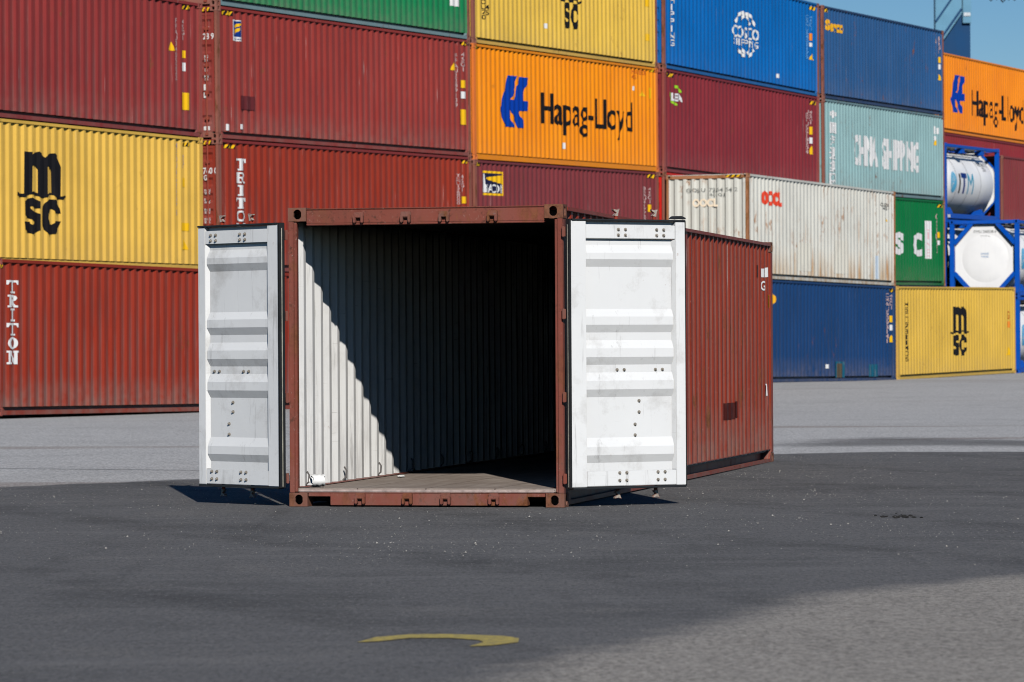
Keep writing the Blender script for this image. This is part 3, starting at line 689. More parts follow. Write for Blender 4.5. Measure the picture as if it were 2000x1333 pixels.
# ------------------------------------------------------------------ tank containers
TB = paint('tank_frame_blue', lin(0,84,190), .05, .1, .05, grime=.1)
TW = paint('tank_white', lin(246,247,249), .0, .05, .03, grime=.08, rough=.4, scratch=0)
TG = plain('walkway_grating', (.16,.16,.155), .6)
def tank(M, z, label, marks=0):
    root = tag(empty('tank_container', M @ Matrix.Translation((0,0,z))), label, 'tank container', 'blue framed tank containers')
    L, H, P = L20, ST, .15; cy, cz, R = W/2, 1.30, 1.14
    def posts():
        m = MB(); m.box(0, P, 0, P, .118, H-.118); return m.mesh('corner_post', bevel=.012)
    pm = cached('tpost', posts)
    for xs in (0, 1):
        for ys in (0, 1): at(link('corner_post', pm, TB, root), (L*xs, W*ys, 0), (1-2*xs, 1-2*ys, 1))
    def beams():
        m = MB(); m.box(.01, .13, .16, W-.16, .01, .13); return m.mesh('end_beam', bevel=.01)
    bm_ = cached('tbeam', beams)
    def gus():
        out = []
        for ys in (0, 1):
            for zs in (0, 1):
                m = MB()
                a = (.07, .15 if ys == 0 else W-.15, .80 if zs == 0 else H-.80); b = (.07, .78 if ys == 0 else W-.78, .13 if zs == 0 else H-.11)
                m.bar(a, b, .14, .1, up=(1,0,0)); out.append(m.mesh('end_gusset', bevel=.008))
        return out
    gm = cached('tgus', gus)
    def octo():
        N = 48; m = MB(); ha, hb = W/2-.15, (H-.25)/2
        c = .62; oc = [(-ha+c,-hb),(ha-c,-hb),(ha,-hb+c),(ha,hb-c),(ha-c,hb),(-ha+c,hb),(-ha,hb-c),(-ha,-hb+c)]
        # skirt plate flush behind the posts
        def ray(a):
            dx, dy = math.cos(a), math.sin(a); best = 9
            for (x0,y0),(x1,y1) in zip(oc, oc[1:]+oc[:1]):
                ex, ey = x1-x0, y1-y0; det = dx*ey-dy*ex
                if abs(det) < 1e-9: continue
                t = (x0*ey-y0*ex)/det; u = (x0*dy-y0*dx)/det
                if t > 0 and -1e-6 <= u <= 1+1e-6: best = min(best, t)
            return best
        rings = []
        for rad, x in ((None,.18),(None,.155),(.86,.155),(.83,.157),(.80,.150),(.6,.134),(.4,.124),(.2,.119)):
            rings.append([(x, cy+math.cos(2*math.pi*k/N)*(rad or ray(2*math.pi*k/N)), cz+math.sin(2*math.pi*k/N)*(rad or ray(2*math.pi*k/N))) for k in range(N)])
        for r in rings: m.v += r
        for i in range(len(rings)-1):
            for k in range(N): m.face((i*N+k, i*N+(k+1) % N, (i+1)*N+(k+1) % N, (i+1)*N+k))
        m.face([(len(rings)-1)*N+k for k in range(N)])
        me = m.mesh('tank_end')
        for p in me.polygons: p.use_smooth = len(p.vertices) == 4 and p.index >= 3*N
        return me
    om = cached('tocto', octo)
    for xs in (0, 1):
        for nm, me, mt in (('end_beam', bm_, TB), ('end_beam', bm_, TB), ('tank_end', om, TW)):
            o = at(link(nm, me, mt, root), (L*xs,0,0), (1-2*xs,1,1))
            if nm == 'end_beam' and 'hi' in (hi := ('hi' if root.get('n_', 0) % 2 else 'lo')): o.location.z = H-.14
            if nm == 'end_beam': root['n_'] = root.get('n_', 0)+1
        for q in gm: at(link('end_gusset', q, TB, root), (L*xs,0,0), (1-2*xs,1,1))
    if 'n_' in root: del root['n_']
    def srails():
        m = MB(); m.box(P, L-P, .02, .14, .02, .19); n = MB(); n.box(P, L-P, .03, .12, H-.13, H-.02); return m.mesh('side_rail', bevel=.01), n.mesh('side_rail', bevel=.01)
    sr = cached('trail2', srails)
    for ys in (0, 1):
        for q in sr: at(link('side_rail', q, TB, root), (0, W*ys, 0), (1, 1-2*ys, 1))
    def barrel():
        m = MB(); N = 64
        xs = [(.18, R-.28), (.26, R-.14), (.36, R-.05), (.5, R)]
        prof_ = xs + [(1.43, R), (2.71, R), (4.11, R)] + [(L-x, r) for x, r in xs[::-1]]
        for x, r in prof_:
            for k in range(N): m.v.append((x, cy+r*math.cos(2*math.pi*k/N), cz+r*math.sin(2*math.pi*k/N)))
        for i in range(len(prof_)-1):
            for k in range(N): m.face((i*N+k, i*N+(k+1) % N, (i+1)*N+(k+1) % N, (i+1)*N+k))
        return m.mesh('barrel', smooth=True)
    link('barrel', cached('tbar', barrel), TW, root)
    def seam():
        m = MB(); m.tube([(-.012,cy,cz),(.012,cy,cz)], R+.006, 64, cap=False); return m.mesh('cladding_seam', smooth=True)
    for x in (1.43, 2.71, 4.11): link('cladding_seam', cached('tseam', seam), TG, root).location.x = x
    def walk():
        m = MB(); m.box(.3, L-.3, .55, 1.0, H-.09, H-.06)
        for k in range(9): m.box(.4+k*.64, .44+k*.64, .5, 1.05, H-.15, H-.09)
        m.box(2.7, 3.3, 1.0, 1.5, H-.2, H-.07); m.tube([(.6,.35,H-.12),(L-.6,.35,H-.12)], .03, 8); m.tube([(.6,.25,H-.2),(L-.6,.25,H-.2)], .02, 8)
        return m.mesh('walkway')
    link('walkway', cached('twalk', walk), TG, root)
    def brackets():
        m = MB(); m.box(0, .3, .04, .3, H-.3, H-.13); return m.mesh('top_bracket', bevel=.01)
    for x in (1.9, 4.1): link('top_bracket', cached('tbr', brackets), TB, root).location.x = x
    def saddles():
        m = MB(); m.prism([(.14,.1),(W-.14,.1),(W-.3,.42),(1.22,.16),(.3,.42)], 'x', 0, .15); return m.mesh('saddle', fix=True)
    for x in (1.2, L-1.35): link('saddle', cached('tsad', saddles), TB, root).location.x = x
    castings(root, TB, L, H)
    if marks:   # writing bent round the barrel
        def onto(me, mat, name, k=0):
            for i in range(14):
                h = cz-R+.1+i*.16
                bm = bmesh.new(); bm.from_mesh(me)
                bmesh.ops.bisect_plane(bm, geom=bm.verts[:]+bm.edges[:]+bm.faces[:], plane_co=(0,h,0), plane_no=(0,1,0), dist=1e-5)
                bm.to_mesh(me); bm.free()
            for v in me.vertices:
                x, h = v.co.x, v.co.y; q = max(-.99, min(.99, (h-cz)/R))
                v.co = (x, cy-(R+.006+k*.002)*math.cos(math.asin(q)), cz+(R+.006+k*.002)*q)
            me.name = name; link(name, me, mat, root)
        d0, d1 = (.78, 1.42) if marks == 1 else (.55, 1.2)
        dc = (d0+d1)/2
        onto(flat_poly([[(dc+(d1-d0)/2*math.cos(k*.2618), 1.28+.36*math.sin(k*.2618)) for k in range(24)]]), MAT['sky'], 'emblem')
        for k in range(3): onto(flat_poly(strokes([[(dc-.25+.1*k, 1.0+.1*k), (dc-.02+.1*k, 1.55-.1*k+.06)]], .03)), MAT['white'], 'emblem', 1)
        onto(flat_text('i', (1.7, 1.86, .92, 1.6), .05, cap=False), MAT['black'], 'lettering', 1)
        onto(flat_text('T', (1.95, 2.55, .92, 1.62), .05, cap=False), MAT['plateblue'], 'lettering', 1)
        onto(flat_text('M', (2.66, 3.3, .92, 1.62), .0, cap=False), MAT['cyan'], 'lettering', 1)
        onto(flat_text('ITMU 240117 3\n22T6', (4.3, 5.35, 1.75, 2.05), .0, cap=False), MAT['grey'], 'container_number', 1)
    return root
t1 = tank(FM['T'], 2*ST, 'white tank with blue lettering in a blue frame, right beside the pale teal container', 1)
tank(FM['T'], ST, 'blue framed tank directly under the lettered upper tank, hidden behind the octagonal end')
tank(FM['T'], 0, 'blue framed white tank on the ground behind the far yellow container')
t2 = tank(FM['T2'], ST, 'white tank showing its octagonal end in a blue frame, above the far right yellow container', 2)
tank(FM['T2'], 0, 'blue framed white tank on the ground at the right edge, past the yellow container', 2)
for a, b, c, d in ((1.62,.83,2.16,2.25),(1.4,1.05,2.0,2.07)): end_mark(t2, 'container_number', flat_text('ITMU 240538 6' if c > 2.1 else '22T6', endbox(a,b,c,d), .0, cap=False), MAT['grey'], .145)
for k in (0, 1): end_mark(t2, 'label', flat_text('DANGER' if k else 'TANK', endbox(1.36,1.08,1.32+.1*k,1.38+.1*k), .0, cap=False), MAT['lblue'], .112)
m = MB(); m.box(.2, .5, .012, .018, .05, .15); m.build('label_plate', MAT['white'], t1)

# ------------------------------------------------------------------ the open container
OPm = paint('open_container_red', lin(143,48,28), .35, .12, .5, grime=.5, scratch=1.0, groove=.25, worn=.6, chips=.3)
OFm = paint('open_container_frame', lin(128,68,56), .55, .35, .2, rough=.65, grime=.4, scratch=.2, chips=.9)
OCm = paint('rusty_casting', lin(120,76,62), .9, .4, .2, rough=.8, rustcol=(.12,.05,.028))
def scuffed_white(name, col, dirt, streak, axis='z'):
    t = NT(name); raw, v = t.coords(); sep = t.n('ShaderNodeSeparateXYZ'); t.l(raw, sep.inputs[0])
    big = t.noise(v, .9, 4); c = t.mix(t.ramp(big, .3, .7), tuple(x*.93 for x in col), col)
    sm = t.ramp(t.noise(v, 2.6, 6, .7), .53, .75); c = t.mix(t.math('MULTIPLY', sm, dirt), c, (.35,.33,.3))
    s1 = t.ramp(t.noise(v, 1.0, 5, .7, (14,14,1.1)), .58, .72); c = t.mix(t.math('MULTIPLY', s1, streak), c, (.2,.19,.18))
    s2 = t.ramp(t.noise(v, 1.0, 3, .6, (3,3,46)), .66, .72); k = t.ramp(t.noise(v, 1.7, 2), .5, .62)
    c = t.mix(t.math('MULTIPLY', t.math('MULTIPLY', s2, k), streak*.8), c, (.3,.28,.26))
    ru = t.math('MULTIPLY', t.ramp(t.noise(v, 9, 5, .7), .66, .72), t.ramp(t.noise(v, 1.3, 2), .52, .62)); c = t.mix(t.math('MULTIPLY', ru, .6), c, (.28,.14,.06))
    if axis == 'wall':   # rubbed marks along the flute edges and near the floor
        low = t.math('MULTIPLY', t.ramp(sep.outputs[2], 1.9, .2), t.ramp(t.noise(v, 1.0, 5, .7, (10,10,.9)), .45, .66)); c = t.mix(t.math('MULTIPLY', low, .4), c, (.22,.2,.19))
    t.l(c, t.b.inputs['Base Color']); t.b.inputs['Roughness'].default_value = .5; t.b.inputs['Specular IOR Level'].default_value = .35
    t.bump(t.noise(v, 2.2, 3), .25, .02)
    return t.mat
OWm = scuffed_white('door_white', (.79,.80,.80), .5, .45)
OIm = scuffed_white('inner_wall_white', (.86,.86,.85), .3, .5, 'wall')
OCE = scuffed_white('shaded_ceiling_paint', (.2,.2,.195), .4, .5)  # dark tone carries the shade under the roof, walls stay white
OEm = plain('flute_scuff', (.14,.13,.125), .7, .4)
GAS = plain('rubber_gasket', (.018,.02,.022), .45, .3)
GAW = plain('worn_gasket_edge', (.42,.4,.33), .6, .4)
ZINC = plain('dull_cam_steel', (.34,.30,.26), .65, .4, .3, 20)
BOLT = plain('dull_bolt', (.30,.27,.23), .5, .3)
def floor_mat():
    t = NT('plywood_floor'); raw, v = t.coords(); sep = t.n('ShaderNodeSeparateXYZ'); t.l(raw, sep.inputs[0])
    g = t.noise(v, 1.0, 5, .65, (1.2, 14, 1)); c = t.mix(t.ramp(g, .3, .7), (.25,.2,.17), (.40,.34,.295))
    c = t.mix(t.math('MULTIPLY', t.ramp(t.noise(v, 1.6, 5, .7), .45, .7), .6), c, (.2,.15,.12))
    bx = t.math('FRACT', t.math('DIVIDE', sep.outputs[0], 1.2)); by = t.math('FRACT', t.math('DIVIDE', sep.outputs[1], .61))
    s = t.math('MAXIMUM', t.math('LESS_THAN', bx, .012), t.math('LESS_THAN', by, .016)); c = t.mix(s, c, (.07,.05,.04))
    t.l(c, t.b.inputs['Base Color']); t.b.inputs['Roughness'].default_value = .75; return t.mat
OFL = floor_mat()
LO, HO = 12.15, ST
O = empty('open_container', FM['O'])
tag(O, 'rust red container standing open on the asphalt, both white doors swung wide', 'open container')
OD = Decals(O, LO)
# long walls: outer skin red, inner skin white, the flute edges inside scuffed dark
def o_side(y_in):
    m = side_mesh(LO, .165, HO-.05); n0 = len(m.f); br = breaks(LO); cyc = (.014, .014, .054, .054)
    xs = br; ys = [cyc[i % 4]+.004 for i in range(len(br)-1)]+[.018]
    b = len(m.v)
    for x, y in zip(xs, ys): m.v += [(x, y, .15), (x, y, HO-.05)]
    for i in range(len(xs)-1): m.face((b+2*i, b+2*i+1, b+2*i+3, b+2*i+2), 1)
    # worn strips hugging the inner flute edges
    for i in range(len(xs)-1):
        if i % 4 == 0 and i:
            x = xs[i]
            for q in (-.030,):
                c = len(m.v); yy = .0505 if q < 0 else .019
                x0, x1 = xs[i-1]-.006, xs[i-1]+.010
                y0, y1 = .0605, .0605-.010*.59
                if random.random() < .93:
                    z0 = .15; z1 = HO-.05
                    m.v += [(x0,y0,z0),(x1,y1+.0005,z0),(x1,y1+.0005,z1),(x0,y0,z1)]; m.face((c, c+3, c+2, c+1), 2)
    return m.mesh('side_wall', fix=False)
osm = o_side(0)
link('side_wall', osm, [OPm, OIm, OEm], O)
at(link('side_wall', osm, [OPm, OIm, OEm], O), (0,W,0), (1,-1,1))
m = MB(); n = 58; d = (LO-.3)/n
for i in range(n):
    x = .15+i*d; zt = HO-.02
    for xa, za, xb, zb in ((x, zt-.02, x+d*.25, zt), (x+d*.25, zt, x+d*.5, zt), (x+d*.5, zt, x+d*.75, zt-.02), (x+d*.75, zt-.02, x+d, zt-.02)):
        m.add([(xa,.05,za),(xb,.05,zb),(xb,W-.05,zb),(xa,W-.05,za)], [(0,1,2,3)], 0)
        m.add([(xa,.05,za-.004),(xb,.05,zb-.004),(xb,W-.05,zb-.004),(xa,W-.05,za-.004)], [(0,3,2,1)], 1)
m.box(.1, .152, .05, W-.05, HO-.045, HO-.02); m.box(LO-.152, LO-.06, .05, W-.05, HO-.045, HO-.02)
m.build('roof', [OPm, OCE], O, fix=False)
m = MB(); m.box(.03, LO-.08, .062, W-.062, .128, .158); m.build('floor', OFL, O)
m = MB()
for k in range(38): m.box(.4+k*.3, .46+k*.3, .13, W-.13, .03, .126)
m.build('cross_member', MAT['under'], O)
m = MB(); nn_ = 9; a0 = .075; dd_ = (W-.15)/nn_
for i in range(nn_):
    y = a0+i*dd_
    for ya, xa, yb, xb in ((y, 0, y+dd_*.3, 0), (y+dd_*.3, 0, y+dd_*.5, .045), (y+dd_*.5, .045, y+dd_*.8, .045), (y+dd_*.8, .045, y+dd_, 0)):
        m.add([(LO-.014-xa, ya, .15), (LO-.014-xb, yb, .15), (LO-.014-xb, yb, HO-.06), (LO-.014-xa, ya, HO-.06)], [(0,1,2,3)], 0)
        m.add([(LO-.02-xa, ya, .15), (LO-.02-xb, yb, .15), (LO-.02-xb, yb, HO-.06), (LO-.02-xa, ya, HO-.06)], [(0,1,2,3)], 1)
m.build('end_wall', [OPm, OIm], O, fix=False)
# door posts: channel with a step, rear posts boxed
for ys in (0, 1):
    m = MB(); m.box(.0, .05, .004, .05, .118, HO-.118); m.box(.05, .175, .004, .022, .118, HO-.118); m.box(.012, .05, .05, .074, .125, HO-.125); m.box(.05, .11, .05, .064, .125, HO-.125)
    at(m.build('corner_post', OFm, O, bevel=.005), (0, W*ys, 0), (1, 1-2*ys, 1))
    m = MB(); m.box(.0, .165, .003, .06, .118, HO-.118); m.box(.004, .06, .06, .15, .118, HO-.118)
    at(m.build('corner_post', OPm, O, bevel=.008), (LO, W*ys, 0), (-1, 1-2*ys, 1))
    m = MB(); m.box(.178, LO-.178, -.004, .05, HO-.052, HO-.016)
    at(m.build('top_rail', OPm, O, bevel=.004), (0, W*ys, 0), (1, 1-2*ys, 1))
    m = MB(); m.box(.178, LO-.178, .001, .05, .014, .052); m.box(.178, LO-.178, .115, .125, .03, .158); m.box(.178, LO-.178, .05, .115, .03, .04); m.box(.178, LO-.178, .008, .125, .156, .166)
    for x in (.178, LO-.178-.12): m.prism([(x, .05), (x+.12, .05), (x+(0 if x < 1 else .12), .156)], 'y', .004, .11)
    at(m.build('bottom_rail', OPm, O, bevel=.003), (0, W*ys, 0), (1, 1-2*ys, 1))
m = MB(); m.box(.008, .1, .165, W-.165, 2.452, 2.566); m.box(.0, .09, .165, W-.165, 2.436, 2.452); m.box(.012, .1, .165, W-.165, 2.572, 2.582)
m.build('header', OFm, O, bevel=.004)
m = MB(); y0, y1 = .324, 2.071   # sill is cut away for the fork pockets at both ends
m.box(.006, .1, y0, y1, .012, .118); m.box(.006, .1, .17, y0, .088, .118); m.box(.006, .1, y1, W-.17, .088, .118)
m.box(.0, .1, .085, W-.085, .118, .124)
m.build('sill', OFm, O, bevel=.004)
m = MB(); m.box(-.003, .07, .085, W-.085, .1245, .147); m.build('threshold', plain('scuffed_threshold', (.42,.33,.3), .6, .35, scale=14), O, bevel=.006)
m = MB(); m.box(LO-.1, LO-.006, .165, W-.165, HO-.12, HO-.02); m.box(LO-.1, LO-.006, .165, W-.165, .03, .15); m.build('rear_beam', OPm, O, bevel=.005)
castings(O, OCm, LO, HO)
# cam keepers on header and sill
def keeper():
    m = MB(); m.box(-.03, .0, -.045, .045, .01, .05); m.box(-.05, 0, -.045, -.022, -.045, .02); m.box(-.05, 0, .022, .045, -.045, .02); m.box(-.045, -.03, -.045, .045, .0, .03)
    return m.mesh('cam_keeper', bevel=.006)
kp = keeper()
for y in (1.80, 1.38, 1.04, .615):
    for z, f in ((2.495, 1), (.068, 1)):
        link('cam_keeper', kp, OFm, O).location = (.008, y, z)
# lashing rings on the floor edge of the left wall
m = MB(); m.tube([(0,0,0),(0,-.03,.03),(0,-.035,.09),(.02,-.01,.12)], .009, 6); lash = m.mesh('lashing_ring')
for k in range(9): link('lashing_ring', lash, OEm, O).location = (.32+k*1.25, W-.055, .17)

# ---- doors
def zz(y): return 2.455-(y-434)/227.5
DZ = [(482,0),(498,1),(510,1),(525,0),(607,0),(622,1),(638,1),(653,0),(668,0),(684,1),(701,1),(716,0),(731,0),(747,1),(764,1),(779,0),(858,0),(876,1),(892,1),(907,0),(921,0)]
def door(side, hinge, udir, width, s):
    """local x: from the hinge to the free edge, local y*s: towards the white inner face, z up"""
    ua, ur = udir; na, nr = -s*ur, s*ua      # inner normal in container axes
    if s < 0: na, nr = ur, -ua
    vy = Vector((na, nr, 0))*s
    Mx = Matrix(((ua, vy.x, 0, hinge[0]), (ur, vy.y, 0, hinge[1]), (0, 0, 1, 0), (0,0,0,1)))
    zb, zt = .172, 2.447; F, D_ = .03, .040
    Y = lambda v: s*v
    def B(m, x0, x1, v0, v1, z0, z1, mi=0): m.box(x0, x1, min(Y(v0), Y(v1)), max(Y(v0), Y(v1)), z0, z1, mi)
    u0, u1 = .165, width-.115
    m = MB()     # corrugated sheet: inner skin white, outer skin red
    pts = [(zt-.02, F-D_)] + [(zz(y), F-D_+k*(D_-.008)) for y, k in DZ] + [(zb+.02, F-D_)]
    for (za, va), (zc, vc) in zip(pts, pts[1:]):
        m.add([(u0,Y(va),za),(u1,Y(va),za),(u1,Y(vc),zc),(u0,Y(vc),zc)], [(0,1,2,3)], 0)
        m.add([(u0,Y(va-.004),za),(u1,Y(va-.004),za),(u1,Y(vc-.004),zc),(u0,Y(vc-.004),zc)], [(0,1,2,3)], 1)
    # ends of the ribs slope into the stiles
    d = m.build('door', [OWm, OPm], O, fix=False); d.matrix_local = Mx
    m = MB()
    B(m, .006, u0, -.03, F, zb, zt); B(m, u1+.018, width, -.03, F, zb, zt)
    B(m, u0, u1+.018, -.03, F-.004, 2.297, 2.415); B(m, u0, u1+.018, -.03, F-.004, zb+.004, .305)
    B(m, u0, u1+.018, -.03, -.012, 2.415, zt)
    fr = m.build('door_frame', OWm, d, bevel=.004)
    m = MB()     # bevelled return between panel and free stile
    m.add([(u1-.004,Y(F-D_+.001),2.29),(u1+.018,Y(F-.002),2.29),(u1+.018,Y(F-.002),.31),(u1-.004,Y(F-D_+.001),.31)], [(0,1,2,3)])
    m.build('stile_return', OWm, d, fix=False)
    m = MB()     # rubber seal round the rim
    B(m, -.003, .0055, -.03, F+.012, zb-.012, zt+.016); B(m, .0055, .015, F+.001, F+.012, zb-.012, zt+.016)
    if side == 'R': B(m, width+.001, width+.010, -.03, F+.002, zb-.012, zt+.016)
    B(m, .026, width, -.034, F+.012, zt+.001, zt+.017); B(m, .026, width, -.034, F+.008, zb-.02, zb-.001)
    if side == 'R':
        m.prism([(width-.14, zt+.025), (width-.11, zt+.05), (width-.02, zt+.052), (width+.021, zt+.035), (width+.021, zt+.025)], 'y', *(sorted((Y(-.02), Y(.02)))))
    m.build('gasket', GAS, d, bevel=.005)
    m = MB(); B(m, -.0065, -.0035, .004, .014, zb, zt-.03); m.build('gasket_lip', GAW, d, bevel=.002)
    def rod():
        m = MB(); x = 0; v = -.075
        m.tube([(0,Y(v),.115),(0,Y(v),2.505)], .017, 10)
        for zc, up in ((.105, -1), (2.515, 1)):
            # cam head: claw with two prongs
            q = [(-.036, zc+up*.042), (-.034, zc+up*.026), (-.006, zc+up*.008), (-.034, zc-up*.018), (.014, zc-up*.026), (.016, zc), (.022, zc+up*.024), (.034, zc+up*.044), (.0, zc+up*.036)]
            m.prism(q, 'y', min(Y(v-.014), Y(v+.018)), max(Y(v-.014), Y(v+.018)), 1)
        for z in (.24, .95, 1.25, 1.75, 2.36): m.box(-.05, .05, min(Y(v-.02), Y(-.032)), max(Y(v-.02), Y(-.032)), z-.035, z+.035)
        return m.mesh('lock_rod', bevel=.003)
    rmesh = rod(); rx = (.52, .90) if side == 'R' else (.50, .90)
    for x in rx: link('lock_rod', rmesh, [OPm, ZINC], d).location = (x, 0, 0)
    m = MB(); B(m, .38, .75, -.1, -.07, 1.18, 1.21); m.build('handle', OPm, d, bevel=.004)
    bme = cached('bolt'+str(s), lambda: (lambda m: (m.tube([(0,0,0),(0,s*.005,0)], .015, 10), m.tube([(0,s*.005,0),(0,s*.018,0)], [.009,.008], 6), m.mesh('bolt'))[-1])(MB()))
    P = []
    for x in rx:
        for dx in (-.035, .035):
            P += [(x+dx, zz(452), F-.004), (x+dx, zz(463), F-.004), (x+dx, zz(927), F-.004), (x+dx, zz(942), F-.004), (x+dx, zz(726), F-D_)]
    P += [(.70, zz(787), F-D_), (.70, zz(809), F-D_), (.66, zz(833), F-D_), (.66, zz(854), F-D_)] if side == 'R' else [(.68, zz(788), F-D_), (.68, zz(807), F-D_), (.735, zz(831), F-D_), (.735, zz(852), F-D_)]
    for x, z, v in P: link('bolt', bme, BOLT, d).location = (x, Y(v), z)
    hm = MB(); B(hm, -.012, .05, -.05, -.031, -.042, .042); hm.tube([(-.014, Y(-.03), -.045), (-.014, Y(-.03), .045)], .014, 10)
    hme = hm.mesh('hinge', bevel=.004)
    for z in (2.355, 1.652, .942, .245): link('hinge', hme, OFm, d).location = (-.01, 0, z)
    return d
def unit(a, b): n = math.hypot(a, b); return a/n, b/n
door('L', (-.030, W+.045), unit(.612, .933), 1.112, 1)
door('R', (-.035, -.045), unit(.734, -.861), 1.146, -1)
# writing and patches on the right wall
for it in MARKS['O']:
    k, b = it[0], list(it[1:])
    if k == 'one': OD.put('container_number', flat_text('1', (11.49, 11.55, b[2], b[3]), .03, cap=False), MAT['white'])
    elif k == 'G1': OD.put('container_number', flat_text('G', (11.475, 11.555, b[2], b[3]), .02), MAT['white'])
    elif k in ('wp', 'wp2'):
        if k == 'wp': b[0], b[1] = 11.72, 11.84
        OD.put('paint_patch', flat_poly([[(b[0]+(b[1]-b[0])*random.uniform(0,.12), b[2]), (b[1], b[2]+.01), (b[1]-.01, b[3]), (b[0], b[3]-.01)]]), MAT['white'])
    elif k == 'y':
        b[0], b[1] = 11.86, 11.92
        OD.put('label', flat_poly([rect(b)]), MAT['yellow'])
    elif k == 'dk': OD.put('paint_patch', flat_poly([rect(b)]), MAT['brownpatch'])
# paper left on the floor inside
def crumple(name, n, rx, ry, rz, seed):
    rnd = random.Random(seed); bm = bmesh.new(); bmesh.ops.create_icosphere(bm, subdivisions=3, radius=1)
    for v in bm.verts: v.co = Vector((v.co.x*rx, v.co.y*ry, v.co.z*rz))*(1+rnd.uniform(-.13,.13))
    zmin = min(v.co.z for v in bm.verts)
    for v in bm.verts: v.co.z -= zmin
    me = bpy.data.meshes.new(name); bm.to_mesh(me); bm.free(); return me
PAP = plain('white_paper', (.82,.82,.8), .7, .05)
def paper_roll():
    rnd = random.Random(3); m = MB(); N = 26
    def ring(y, k):   # spiral sheet, crushed
        return [(math.cos(.5+t*.42)*(.045+.0016*t)*1.25, y+rnd.uniform(-.014,.014), .052+math.sin(.5+t*.42)*(.045+.0016*t)*(.8 if k else 1)+rnd.uniform(-.006,.006)) for t in range(N)]
    rows = [ring(-.075+.03*k, k % 2) for k in range(6)]
    for r in rows: m.v += r
    for i in range(5):
        for k in range(N-1): m.face((i*N+k, i*N+k+1, (i+1)*N+k+1, (i+1)*N+k))
    zmin = min(v[2] for v in m.v); m.v = [(x, y, z-zmin) for x, y, z in m.v]
    return m.mesh('paper_roll', smooth=True)
o = link('paper_roll', paper_roll(), PAP); o.matrix_world = FM['O'] @ Matrix.Translation((.2, 2.24, .159)) @ Matrix.Rotation(.45, 4, 'Z') @ Matrix.Scale(.74, 4)
tag(o, 'white crumpled paper roll lying on the container floor by its left wall', 'paper')
o = link('paper_scrap', crumple('paper_scrap', 0, .05, .035, .012, 5), PAP); o.matrix_world = FM['O'] @ Matrix.Translation((2.6, 2.1, .159))
tag(o, 'small white paper scrap on the container floor at the edge of the sunlit part', 'paper')
# ------------------------------------------------------------------ ground
CTRL = [(.44,31.2,0),(-2,31.7,0),(3.1,43,-.04),(.7,43.5,-.04),(-9.4,67,.05),(-7.8,70.4,.0),(-6.3,73.7,-.07),(-4.3,78,-.085),(6.5,100.8,.128),(9.1,106.4,.08),(11.75,112,.03),(11.83,112.2,.03),(14.4,117.7,.075),(16.97,123.2,.115),(19.6,128.8,.115),
 (0,0,0),(0,15,0),(-5,20,0),(5,20,0),(0,24,0),(-8,40,0),(8,46,0),(-6,79.5,0),(-1,91,.06),(4.2,102,.2),(9.7,113.7,.1),(15,125,.18),(20,136,.06),(-14,60,.03)]
def gz(x, y):
    a = b = 0
    for cx, cy, cz in CTRL:
        w = math.exp(-((x-cx)**2+(y-cy)**2)/60); a += w*cz; b += w
    return a/(b+.03)
DARK = [(-30,20),(-16,25),(-12,29),(-5.12,36.5),(-3.27,38.5),(0,42.3),(3.3,45.7),(4.8,46.2),(6.4,45.8),(14,46.6),(30,47),(30,-20),(-30,-20)]
STRIP = [(3.4,48.9),(3.82,50.0),(4.54,51.6),(5.36,52.4),(6.2,51.6),(7.03,50.6),(9.5,50.4),(30,50),(30,48),(9.5,47.9),(6.7,47.9),(5.5,48.7),(4.4,48.5)]
APRON = [(-.7,-20),(-.7,10),(-.3,14),(.0,15.9),(.38,16.95),(1.03,18.45),(1.72,20.55),(3.08,22.05),(8,27.2),(14,33.6),(30,40),(30,-20)]
def sdist(poly, x, y):
    best, ins = 1e9, False
    for (x0,y0),(x1,y1) in zip(poly, poly[1:]+poly[:1]):
        ex, ey = x1-x0, y1-y0; t = max(0, min(1, ((x-x0)*ex+(y-y0)*ey)/(ex*ex+ey*ey))); best = min(best, math.hypot(x-x0-t*ex, y-y0-t*ey))
        if (y0 > y) != (y1 > y) and x < ex*(y-y0)/(y1-y0)+x0: ins = not ins
    return best if ins else -best
